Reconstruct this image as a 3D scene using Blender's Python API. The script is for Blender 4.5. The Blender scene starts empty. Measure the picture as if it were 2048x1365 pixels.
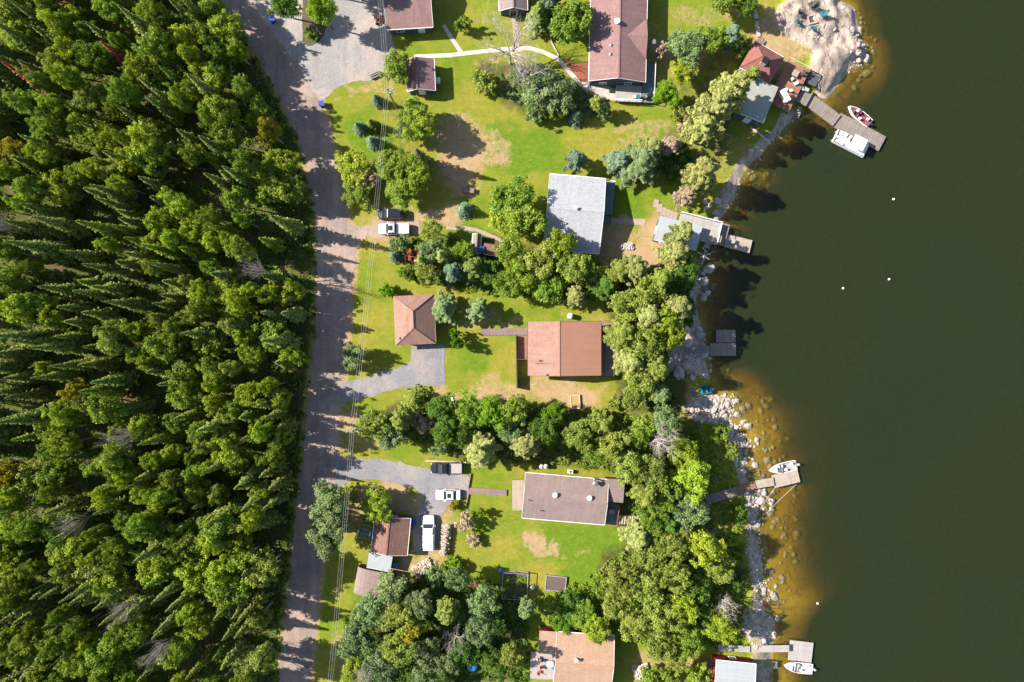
import bpy, math, random
import numpy as np
from mathutils import Vector, Matrix, noise as mnoise
from mathutils.geometry import tessellate_polygon
R = math.radians
random.seed(11); rng = np.random.default_rng(11)
scene = bpy.context.scene
COL = scene.collection
# ------------------------------------------------------------------ camera, sky, sun
PXM = 11.0                       # photo pixels per metre on the ground
H = 1024/PXM*24/18               # camera height
cam_d = bpy.data.cameras.new('camera'); cam = bpy.data.objects.new('camera', cam_d); COL.objects.link(cam)
cam_d.sensor_width = 36; cam_d.lens = 24; cam_d.clip_end = 2000; cam_d.clip_start = 1
cam.location = (0, 0, H); cam.rotation_euler = (0, 0, 0); scene.camera = cam
SUN_EL, SUN_DIR = 37.0, -12.0    # light travels towards +x and slightly -y
w = bpy.data.worlds.new('World'); scene.world = w; w.use_nodes = True
nt = w.node_tree; bg = nt.nodes['Background']
sky = nt.nodes.new('ShaderNodeTexSky'); sky.sky_type = 'NISHITA'; sky.sun_disc = False
sky.sun_elevation = R(SUN_EL); sky.sun_rotation = R(270 - (-SUN_DIR) + 24)
nt.links.new(sky.outputs[0], bg.inputs[0]); bg.inputs[1].default_value = 0.08
sd = bpy.data.lights.new('sun', 'SUN'); sd.energy = 5.0; sd.angle = R(0.5); sd.color = (1, .925, .82)
so = bpy.data.objects.new('sun', sd); COL.objects.link(so); so.location = (-80, 20, 90)
ldir = Vector((math.cos(R(SUN_DIR))*math.cos(R(SUN_EL)), math.sin(R(SUN_DIR))*math.cos(R(SUN_EL)), -math.sin(R(SUN_EL))))
so.rotation_euler = ldir.to_track_quat('-Z', 'Y').to_euler()
sky.sun_rotation = math.atan2(-ldir.x, -ldir.y)
vs = scene.view_settings; vs.view_transform = 'Standard'; vs.look = 'None'; vs.gamma = 1; vs.exposure = 1.35
scene.render.engine = 'CYCLES'

def P(px, py, z=0.0):
    k = (H-z)/H/PXM
    return Vector(((px-1024)*k, (682.5-py)*k, z))
# ------------------------------------------------------------------ materials
class N:
    def __init__(s, name):
        s.m = bpy.data.materials.new(name); s.m.use_nodes = True; s.t = s.m.node_tree
        s.b = s.t.nodes['Principled BSDF']; s.out = s.t.nodes['Material Output']
    def n(s, typ, **kw):
        x = s.t.nodes.new('ShaderNode'+typ)
        for k, v in kw.items():
            if k in ('i',):
                for a, b in v.items():
                    if isinstance(b, bpy.types.NodeSocket): s.t.links.new(b, x.inputs[a])
                    else: x.inputs[a].default_value = b
            else: setattr(x, k, v)
        return x
    def l(s, a, b): s.t.links.new(a, b)
    def noise(s, vec, scale, detail=4, rough=.6, dist=0):
        return s.n('TexNoise', i={'Vector': vec, 'Scale': scale, 'Detail': detail, 'Roughness': rough, 'Distortion': dist}).outputs['Fac']
    def ramp(s, f, a, b, ca=(0,0,0,1), cb=(1,1,1,1)):
        r = s.n('ValToRGB', i={0: f}); e = r.color_ramp.elements
        e[0].position = a; e[1].position = b; e[0].color = ca; e[1].color = cb
        return r.outputs[0]
    def mix(s, f, a, b, mode='MIX'):
        x = s.n('MixRGB', blend_type=mode, i={0: f, 1: a, 2: b}); return x.outputs[0]
    def math(s, op, a, b=0.0, clamp=False):
        return s.n('Math', operation=op, use_clamp=clamp, i={0: a, 1: b}).outputs[0]
    def bump(s, h, st=.3, d=.05):
        b = s.n('Bump', i={'Height': h, 'Strength': st, 'Distance': d}); s.l(b.outputs[0], s.b.inputs['Normal'])
def c4(c, k=1): return (c[0]*k, c[1]*k, c[2]*k, 1)
def pos(n): return n.n('NewGeometry').outputs['Position']
def basic(name, c, rough=.6, var=.15, scale=2.0, metal=0, bump=0, spec=.4, rnd=0.0):
    n = N(name); p = n.n('TexCoord').outputs['Object']
    f = n.noise(p, scale, 5)
    col = n.mix(n.ramp(f, .3, .7), c4(c, 1-var), c4(c, 1+var))
    if rnd:
        r = n.n('ObjectInfo').outputs['Random']
        h = n.n('HueSaturation', i={'Color': col, 'Value': n.math('ADD', n.math('MULTIPLY', r, rnd), 1-rnd/2)})
        col = h.outputs[0]
    n.l(col, n.b.inputs['Base Color']); n.b.inputs['Roughness'].default_value = rough
    n.b.inputs['Metallic'].default_value = metal; n.b.inputs['Specular IOR Level'].default_value = spec
    if bump: n.bump(n.noise(p, scale*6, 5), bump, .03)
    return n.m
def rows(name, c1, c2, cm, bw=.9, rh=.16, mortar=.012, rough=.85, streak=.25, spec=.2):
    n = N(name); uv = n.n('UVMap').outputs[0]
    br = n.n('TexBrick', i={'Vector': uv, 'Color1': c4(c1), 'Color2': c4(c2), 'Mortar': c4(cm), 'Scale': 1.0, 'Mortar Size': mortar, 'Brick Width': bw, 'Row Height': rh, 'Mortar Smooth': .3, 'Bias': 0.0})
    f = n.noise(uv, .35, 6, .65); g = n.noise(uv, 9, 3)
    m = n.n('Mapping', i={'Vector': uv, 'Scale': (2.2, .12, 1)}).outputs[0]
    st = n.noise(m, 1.0, 4)
    col = n.mix(streak, br.outputs[0], n.ramp(f, .3, .7, (.2, .2, .2, 1), (1, 1, 1, 1)), 'MULTIPLY')
    col = n.mix(streak*.8, col, n.ramp(st, .3, .65, (.25, .25, .25, 1), (1, 1, 1, 1)), 'MULTIPLY')
    col = n.mix(.35, col, n.ramp(g, .2, .8, (.5, .5, .5, 1), (1.25, 1.25, 1.25, 1)), 'MULTIPLY')
    n.l(col, n.b.inputs['Base Color']); n.b.inputs['Roughness'].default_value = rough; n.b.inputs['Specular IOR Level'].default_value = spec
    n.bump(br.outputs['Fac'], .4, -.02)
    return n.m
M = {}
M['shingle_pink'] = rows('shingle_pink', (.36, .21, .165), (.29, .17, .135), (.17, .10, .085), .35, .18)
M['shingle_mauve'] = rows('shingle_mauve', (.31, .185, .175), (.25, .15, .145), (.13, .08, .078), .35, .18)
M['shingle_salmon'] = rows('shingle_salmon', (.44, .225, .155), (.41, .205, .14), (.32, .16, .115), .35, .18, streak=.14)
M['shingle_brown'] = rows('shingle_brown', (.28, .15, .12), (.2, .11, .09), (.1, .06, .05), .35, .18)
M['shingle_red'] = rows('shingle_red', (.30, .125, .10), (.24, .10, .085), (.12, .055, .05), .35, .18)
M['shingle_grey'] = rows('shingle_grey', (.42, .43, .45), (.33, .345, .37), (.2, .21, .23), .35, .18, streak=.15)
M['shingle_tan'] = rows('shingle_tan', (.46, .30, .20), (.39, .25, .17), (.24, .15, .11), .35, .18, streak=.2)
M['shingle_dun'] = rows('shingle_dun', (.30, .23, .21), (.25, .19, .175), (.13, .1, .09), .35, .18)
M['felt_grey'] = basic('felt_grey', (.24, .245, .22), .8, .12, .6)
M['metal_white'] = rows('metal_white', (.36, .39, .41), (.34, .365, .385), (.19, .205, .22), 40, .3, .015, rough=.45, streak=.12, spec=.5)
M['siding_blue'] = rows('siding_blue', (.09, .14, .17), (.085, .13, .16), (.04, .06, .08), 6, .14)
M['siding_cream'] = rows('siding_cream', (.42, .37, .3), (.4, .35, .28), (.2, .18, .15), 6, .14)
M['siding_red'] = rows('siding_red', (.26, .03, .03), (.23, .026, .026), (.1, .015, .015), 6, .16)
M['siding_brown'] = rows('siding_brown', (.14, .08, .055), (.12, .07, .05), (.05, .03, .02), 6, .16)
M['planks_grey'] = rows('planks_grey', (.34, .29, .25), (.25, .215, .19), (.04, .035, .03), 2.4, .145, .016)
M['planks_pale'] = rows('planks_pale', (.5, .42, .34), (.43, .36, .29), (.12, .1, .08), 2.4, .145, .014)
M['planks_red'] = rows('planks_red', (.38, .19, .13), (.31, .155, .11), (.08, .04, .03), 2.4, .145, .014)
M['planks_mauve'] = rows('planks_mauve', (.33, .24, .22), (.27, .195, .18), (.07, .05, .045), 2.4, .145, .016)
M['planks_teal'] = rows('planks_teal', (.19, .25, .26), (.17, .22, .24), (.06, .08, .09), 2.4, .145, .014)
M['planks_white'] = rows('planks_white', (.48, .44, .42), (.42, .39, .37), (.16, .15, .14), 2.4, .145, .014)
M['wood'] = basic('wood', (.22, .15, .1), .8, .3, 4)
M['wood_grey'] = basic('wood_grey', (.24, .21, .19), .85, .3, 4)
M['wood_pale'] = basic('wood_pale', (.42, .34, .26), .8, .2, 4)
M['wood_dark'] = basic('wood_dark', (.07, .05, .04), .8, .3, 4)
M['wood_red'] = basic('wood_red', (.24, .09, .06), .8, .25, 4)
M['white'] = basic('white', (.72, .72, .7), .5, .05)
M['glass'] = basic('glass', (.02, .03, .035), .06, .1, spec=.8)
M['black'] = basic('black', (.012, .013, .015), .5, .2)
M['rubber'] = basic('rubber', (.018, .018, .018), .85, .2)
M['steel'] = basic('steel', (.45, .46, .47), .35, .1, metal=.9)
M['galv'] = basic('galv', (.3, .32, .33), .45, .15, metal=.6)
M['paint_black'] = basic('paint_black', (.008, .011, .017), .25, .1, spec=.7)
M['paint_white'] = basic('paint_white', (.75, .75, .74), .3, .03, spec=.6)
M['paint_silver'] = basic('paint_silver', (.5, .5, .48), .3, .05, spec=.6)
M['lamp_glass'] = basic('lamp_glass', (.6, .6, .6), .15, .05, spec=.8)
M['tail'] = basic('tail', (.35, .02, .02), .2, .05)
M['cover_grey'] = basic('cover_grey', (.3, .27, .25), .7, .1)
M['blue'] = basic('blue', (.02, .06, .28), .45, .1)
M['bluelight'] = basic('bluelight', (.03, .2, .4), .45, .1)
M['teal'] = basic('teal', (.015, .14, .17), .5, .15)
M['red'] = basic('red', (.4, .03, .035), .5, .1)
M['boat_red'] = basic('boat_red', (.19, .06, .065), .7, .35, 6)
M['boat_blue'] = basic('boat_blue', (.02, .16, .24), .45, .2, 3)
M['boat_deep'] = basic('boat_deep', (.015, .06, .11), .6, .3, 5)
M['hull_white'] = basic('hull_white', (.62, .6, .57), .3, .06)
M['hull_red'] = basic('hull_red', (.28, .03, .035), .3, .06)
M['canvas'] = basic('canvas', (.6, .6, .58), .8, .06)
M['grey_dark'] = basic('grey_dark', (.06, .065, .07), .7, .2)
M['grey'] = basic('grey', (.3, .3, .3), .7, .15)
M['concrete'] = basic('concrete', (.42, .38, .33), .85, .15, 1.5, bump=.2)
M['flag'] = basic('flag', (.3, .23, .2), .85, .2, 2, bump=.2)
M['mulch'] = basic('mulch', (.24, .075, .045), .95, .4, 3, bump=.4)
M['bark'] = basic('bark', (.16, .12, .09), .9, .3, 5)
M['bark_pale'] = basic('bark_pale', (.42, .38, .34), .85, .2, 5)
M['dead'] = basic('dead', (.46, .40, .37), .85, .2, 5)
M['logs'] = basic('logs', (.42, .35, .29), .9, .5, 3, rnd=.4)
M['orange_fl'] = basic('orange_fl', (.33, .22, .08), .8, .4, 6)
M['earth'] = basic('earth', (.1, .075, .07), .95, .3, 3, bump=.5)
M['wire'] = basic('wire', (.42, .40, .38), .5, .05)
def rock_mat():
    n = N('boulder_stone'); p = n.n('TexCoord').outputs['Object']
    f = n.noise(p, 1.2, 6, .65); r = n.n('ObjectInfo').outputs['Random']
    a = n.mix(n.ramp(f, .3, .7), (.30, .24, .21, 1), (.52, .44, .385, 1))
    a = n.mix(n.math('MULTIPLY', n.math('POWER', r, 2.0), .8), a, (.2, .19, .19, 1))
    n.l(a, n.b.inputs['Base Color']); n.b.inputs['Roughness'].default_value = .85; n.bump(n.noise(p, 6, 6), .5, .08)
    return n.m
M['rock'] = rock_mat()
def gravel(name, c1, c2, cd, sc=.15):
    n = N(name); p = pos(n)
    m = n.n('Mapping', i={'Vector': p, 'Scale': (1, .1, 1), 'Rotation': (0, 0, R(3))}).outputs[0]
    a = n.mix(n.ramp(n.noise(m, .5, 5), .35, .65), c4(c1), c4(c2))
    a = n.mix(n.ramp(n.noise(p, sc, 5, .6, .4), .45, .62), a, c4(cd))
    fine = n.noise(p, 7, 4, .75)
    a = n.mix(.5, a, n.ramp(fine, .3, .7, (.55, .55, .55, 1), (1.3, 1.3, 1.3, 1)), 'MULTIPLY')
    a = n.mix(.45 if name == 'road_gravel' else .12, a, n.ramp(n.noise(n.n('Mapping', i={'Vector': p, 'Scale': (.55, .04, 1), 'Rotation': (0, 0, R(2))}).outputs[0], 1.0, 5, .6, .8), .38, .62, (.66, .66, .68, 1), (1.15, 1.15, 1.15, 1)), 'MULTIPLY')
    a = n.mix(.45, a, n.ramp(n.noise(p, 1.4, 5, .7, 1.5), .35, .65, (.6, .6, .6, 1), (1.25, 1.25, 1.25, 1)), 'MULTIPLY')
    n.l(a, n.b.inputs['Base Color']); n.b.inputs['Roughness'].default_value = .95; n.b.inputs['Specular IOR Level'].default_value = .15
    n.bump(fine, .5, .05); return n.m
M['road'] = gravel('road_gravel', (.31, .225, .18), (.36, .27, .225), (.25, .20, .175))
M['lot'] = gravel('lot_gravel', (.24, .225, .225), (.29, .27, .26), (.36, .30, .265), .11)
M['drive'] = gravel('drive_gravel', (.19, .19, .205), (.225, .22, .23), (.27, .24, .225), .14)
def leaf(name, c, c2, trans=.32, rnd=.35, hue=.014):
    n = N(name); at = n.n('Attribute', attribute_name='tint').outputs['Fac']
    rn = n.n('ObjectInfo').outputs['Random']
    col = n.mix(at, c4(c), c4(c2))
    hs = n.n('HueSaturation', i={'Color': col, 'Hue': n.math('ADD', n.math('MULTIPLY', rn, hue*2), .5-hue),
         'Value': n.math('ADD', n.math('MULTIPLY', n.math('FRACT', n.math('MULTIPLY', rn, 7.31)), rnd), 1-rnd/2)}).outputs[0]
    n.l(hs, n.b.inputs['Base Color']); n.b.inputs['Roughness'].default_value = .6; n.b.inputs['Specular IOR Level'].default_value = .2
    tr = n.n('BsdfTranslucent', i={0: n.mix(1, hs, (1.15, 1.15, .6, 1), 'MULTIPLY')})
    mx = n.n('MixShader', i={0: trans, 1: n.b.outputs[0], 2: tr.outputs[0]}); n.l(mx.outputs[0], n.out.inputs[0])
    return n.m
L = {
 'A': leaf('leaf_yellow_green', (.15, .22, .012), (.36, .45, .040)),
 'B': leaf('leaf_green', (.095, .165, .014), (.26, .35, .04)),
 'G': leaf('leaf_grey_green', (.105, .165, .055), (.27, .35, .14)),
 'P': leaf('needle_olive', (.17, .19, .045), (.40, .42, .14)),
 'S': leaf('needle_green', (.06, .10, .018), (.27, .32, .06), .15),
 'U': leaf('needle_blue', (.055, .10, .06), (.19, .27, .16), .12),
 'K': leaf('twig_tan', (.26, .19, .12), (.44, .34, .24), .15),
 'R': leaf('needle_rust', (.24, .07, .03), (.36, .12, .06), .15),
 'O': leaf('leaf_olive', (.13, .175, .022), (.31, .365, .07)),
 'E': leaf('leaf_deep', (.045, .10, .012), (.13, .235, .026)),
 'Q': leaf('leaf_gold', (.20, .19, .012), (.38, .34, .03)),
}
L['C'] = leaf('leaf_cedar', (.07, .16, .006), (.18, .32, .012))
# ------------------------------------------------------------------ mesh helpers
def face_uv(me, dirx=None):
    uv = me.uv_layers.new(name='UVMap')
    co = np.zeros(len(me.vertices)*3); me.vertices.foreach_get('co', co); co = co.reshape(-1, 3)
    out = uv.data
    for p in me.polygons:
        n = p.normal
        if abs(n.z) > .985:
            u = Vector((1, 0, 0)); v = Vector((0, 1, 0))
            if dirx: u, v = v, u
        else:
            u = Vector((-n.y, n.x, 0)).normalized(); v = n.cross(u)
        for li in p.loop_indices:
            c = me.vertices[me.loops[li].vertex_index].co
            out[li].uv = (c.dot(u), c.dot(v))
class MB:
    def __init__(s): s.v = []; s.f = []; s.sm = False
    def add(s, vs, fs):
        o = len(s.v); s.v += [tuple(x) for x in vs]; s.f += [tuple(i+o for i in f) for f in fs]; return s
    def box(s, c, d, rz=0, ry=0, rx=0):
        m = Matrix.Translation(c) @ Matrix.Rotation(rz, 4, 'Z') @ Matrix.Rotation(ry, 4, 'Y') @ Matrix.Rotation(rx, 4, 'X')
        x, y, z = d[0]/2, d[1]/2, d[2]/2
        vs = [m @ Vector(p) for p in ((-x,-y,-z),(x,-y,-z),(x,y,-z),(-x,y,-z),(-x,-y,z),(x,-y,z),(x,y,z),(-x,y,z))]
        return s.add(vs, [(3,2,1,0),(4,5,6,7),(0,1,5,4),(1,2,6,5),(2,3,7,6),(3,0,4,7)])
    def prof(s, pts, x0, x1, ax='x'):      # closed (a,z) polygon, anticlockwise seen from +axis, extruded along the axis
        n = len(pts)
        if ax == 'x': vs = [(x0, a, b) for a, b in pts]+[(x1, a, b) for a, b in pts]
        else: vs = [(-a, x0, b) for a, b in pts]+[(-a, x1, b) for a, b in pts]
        fs = [tuple(range(n-1, -1, -1)), tuple(range(n, 2*n))]
        for i in range(n): j = (i+1) % n; fs.append((i, j, n+j, n+i))
        return s.add(vs, fs)
    def tube(s, a, b, r0, r1=None, n=6, cap=True):
        a = Vector(a); b = Vector(b); r1 = r0 if r1 is None else r1
        d = (b-a); 
        if d.length < 1e-6: return s
        q = d.to_track_quat('Z', 'Y'); vs = []
        for c, r in ((a, r0), (b, r1)):
            for i in range(n):
                t = 2*math.pi*i/n; vs.append(c+q @ Vector((r*math.cos(t), r*math.sin(t), 0)))
        fs = [(i, (i+1) % n, n+(i+1) % n, n+i) for i in range(n)]
        if cap: fs += [tuple(range(n-1, -1, -1)), tuple(range(n, 2*n))]
        return s.add(vs, fs)
    def loft(s, rings, cap=True):
        n = len(rings[0]); vs = [p for r in rings for p in r]; fs = []
        for k in range(len(rings)-1):
            for i in range(n):
                j = (i+1) % n; fs.append((k*n+i, k*n+j, (k+1)*n+j, (k+1)*n+i))
        if cap: fs += [tuple(range(n-1, -1, -1)), tuple((len(rings)-1)*n+i for i in range(n))]
        return s.add(vs, fs)
    def ball(s, c, r, sz=1, n=10, m=6):
        rings = []
        for k in range(m+1):
            t = math.pi*k/m; rr = max(r*math.sin(t), .002)
            rings.append([(c[0]+rr*math.cos(2*math.pi*i/n), c[1]+rr*math.sin(2*math.pi*i/n), c[2]-r*sz*math.cos(t)) for i in range(n)])
        return s.loft(rings)
    def build(s, name, mat, parent=None, smooth=False, dirx=None, loc=None, uv=True):
        me = bpy.data.meshes.new(name); me.from_pydata(s.v, [], s.f); me.update()
        if smooth: me.polygons.foreach_set('use_smooth', [True]*len(me.polygons))
        if uv: face_uv(me, dirx)
        me.materials.append(M[mat] if isinstance(mat, str) else mat)
        o = bpy.data.objects.new(name, me); COL.objects.link(o)
        if parent: o.parent = parent
        if loc is not None: o.location = loc
        return o
def tag(o, label, cat, group=None, kind=None):
    if label: o['label'] = label
    if cat: o['category'] = cat
    if group: o['group'] = group
    if kind: o['kind'] = kind
    return o
def thing(name, label, cat, loc=(0, 0, 0), rz=0, group=None):
    o = bpy.data.objects.new(name, None); COL.objects.link(o); o.location = loc; o.rotation_euler = (0, 0, rz)
    o.empty_display_size = .3
    return tag(o, label, cat, group)
def kids(o, _c={}):
    return [c for c in bpy.data.objects if c.parent == o]
class Proto:                        # a thing with its parts, copied without bpy.ops
    def __init__(s, root):
        def tree(o): return (o, [tree(c) for c in kids(o)])
        s.t = tree(root); s.used = False; s.root = root
    def place(s, loc, rz=0, sc=1, label=None, group=None, mats=None):
        if not s.used: s.used = True; o = s.root
        else:
            def cp(t, par):
                c = t[0].copy(); COL.objects.link(c)
                if par: c.parent = par
                for k in t[1]: cp(k, c)
                return c
            o = cp(s.t, None)
        o.location = loc; o.rotation_euler = (0, 0, rz); o.scale = sc if hasattr(sc, '__len__') else (sc, sc, sc)
        if label: o['label'] = label
        if group: o['group'] = group
        return o
def fit(c, z, swap=False):
    p = [P(x, y, z) for x, y in c]
    u = ((p[1]-p[0])+(p[2]-p[3]))/2; v = ((p[0]-p[3])+(p[1]-p[2]))/2
    ctr = sum(p, Vector())/4
    a = math.atan2(u.y, u.x); Lx, Ly = u.length, v.length
    if swap: a += math.pi/2; Lx, Ly = Ly, Lx
    return Vector((ctr.x, ctr.y, 0)), a, Lx, Ly
# ------------------------------------------------------------------ shoreline, terrain height
SHORE = [(1690,-6500),(1684,-200),(1681,0),(1709,15),(1717,51),(1720,76),(1733,101),(1733,119),(1699,142),(1676,173),(1653,200),(1632,196),(1607,216),(1585,239),(1559,269),(1536,292),(1524,312),(1498,333),(1480,365),(1473,395),(1455,420),(1440,443),(1428,470),(1408,495),(1402,530),(1405,570),(1393,600),(1399,639),(1412,667),(1410,687),(1408,708),(1414,732),(1422,758),(1428,788),(1464,797),(1464,817),(1458,824),(1451,837),(1471,855),(1471,872),(1490,885),(1484,903),(1486,934),(1497,962),(1520,987),(1519,1013),(1515,1040),(1510,1066),(1515,1076),(1524,1115),(1526,1142),(1531,1188),(1531,1223),(1553,1239),(1550,1263),(1546,1296),(1546,1365),(1540,1500),(1540,8000)]
SH = np.array([list(P(x, y, -.8))[:2] for x, y in SHORE])
def in_poly(x, y, poly):
    c = np.zeros(x.shape, bool); n = len(poly)
    for i in range(n):
        x0, y0 = poly[i]; x1, y1 = poly[(i+1) % n]
        if y0 == y1: continue
        m = ((y0 > y) != (y1 > y)) & (x < (x1-x0)*(y-y0)/(y1-y0)+x0)
        c ^= m
    return c
def seg_dist(x, y, pts, closed):
    d = np.full(x.shape, 1e9); n = len(pts)
    for i in range(n if closed else n-1):
        ax, ay = pts[i]; bx, by = pts[(i+1) % n]
        dx, dy = bx-ax, by-ay; l2 = dx*dx+dy*dy+1e-9
        t = np.clip(((x-ax)*dx+(y-ay)*dy)/l2, 0, 1)
        d = np.minimum(d, np.hypot(x-ax-t*dx, y-ay-t*dy))
    return d
LANDP = [tuple(p) for p in SH]+[(-900, SH[-1][1]), (-900, SH[0][1])]
def smooth(a, b, x):
    t = np.clip((x-a)/(b-a), 0, 1); return t*t*(3-2*t)
def vnoise(x, y, s, seed=0):            # cheap value noise
    r = np.random.default_rng(seed); T = r.random((256, 256))
    X = x/s+100.3; Y = y/s+57.1; xi = np.floor(X).astype(int); yi = np.floor(Y).astype(int); fx = X-xi; fy = Y-yi
    fx = fx*fx*(3-2*fx); fy = fy*fy*(3-2*fy); g = lambda i, j: T[(xi+i) % 256, (yi+j) % 256]
    return (g(0,0)*(1-fx)+g(1,0)*fx)*(1-fy)+(g(0,1)*(1-fx)+g(1,1)*fx)*fy
def pmask(x, y, poly, soft):
    pts = [tuple(P(a, b))[:2] for a, b in poly]
    d = seg_dist(x, y, pts, True); s = np.where(in_poly(x, y, pts), d, -d)
    return smooth(-soft, soft, s)
def emask(x, y, cx, cy, rx, ry, soft=.35):
    c = P(cx, cy); d = np.hypot((x-c.x)/(rx/PXM), (y-c.y)/(ry/PXM)); return 1-smooth(1-soft, 1+soft, d)
ROCKS = [([(1560,-150),(1575,0),(1545,30),(1560,70),(1600,90),(1625,110),(1618,135),(1640,200),(1680,190),(1750,120),(1750,40),(1720,-150)], 1.15, 2.4),
         ([(1540,300),(1600,235),(1590,215),(1560,225),(1545,262),(1520,275),(1470,330),(1440,385),(1428,440),(1450,440),(1500,370)], .7, .5),
         ([(1395,500),(1385,560),(1375,600),(1385,650),(1355,680),(1330,690),(1335,740),(1400,752),(1440,760),(1430,640),(1410,560)], .7, .4),
         ([(1375,800),(1430,785),(1475,790),(1475,830),(1440,850),(1390,842),(1365,825)], .75, .1),
         ([(1455,840),(1500,880),(1500,960),(1535,990),(1525,1090),(1500,1090),(1490,1000),(1470,940),(1450,880)], .55, .2),
         ([(1490,1085),(1540,1085),(1545,1230),(1565,1240),(1560,1400),(1490,1400),(1505,1290),(1470,1250),(1505,1180)], .6, .9)]
def terrain(x, y):
    d = seg_dist(x, y, [tuple(p) for p in SH], False); s = np.where(in_poly(x, y, LANDP), d, -d)
    z = -.8+.8*smooth(0, 3.5, s)
    rk = np.zeros(x.shape)
    for poly, st, hh in ROCKS:
        m = pmask(x, y, poly, .6); rk = np.maximum(rk, m*st)
        nn = .5*vnoise(x, y, 3.2, 3)+.3*vnoise(x, y, 1.3, 4)+.3*np.abs(vnoise(x+y*.6, y-x*.3, 2.2, 9)*2-1)
        z = z+np.where(s > 0, m*hh*nn*smooth(0, 2.5, s), 0)
    py = 682.5-y*PXM
    slope = .85-.62*smooth(690, 830, py)+.3*smooth(1200, 1290, py)
    dep = -s*slope*(.5+.8*smooth(5, 15, -s)+.5*smooth(15, 40, -s))+(.25*(vnoise(x, y, 2.5, 5)-.5)+.9*(vnoise(x, y, 9, 6)-.5))*smooth(0, 3, -s)
    z = np.where(s < 0, -.82-np.clip(dep, .0, 9), z)
    return z, s, rk
def gz(p):
    z, s, r = terrain(np.array([p[0]]), np.array([p[1]])); return float(z[0])
ROADL = [(380,-300),(440,0),(470,40),(520,120),(560,200),(590,260),(612,330),(628,420),(635,520),(633,620),(627,720),(615,820),(607,900),(597,990),(585,1100),(573,1200),(557,1365),(530,1600)]
ROADR = [(595,1600),(618,1365),(625,1300),(634,1220),(640,1165),(646,1110),(654,1060),(660,1000),(672,960),(675,900),(680,820),(688,760),(692,700),(698,640),(705,560),(712,500),(702,450),(684,400),(668,310),(655,250),(640,205),(610,150),(560,90),(525,40),(495,0),(440,-300)]
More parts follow.
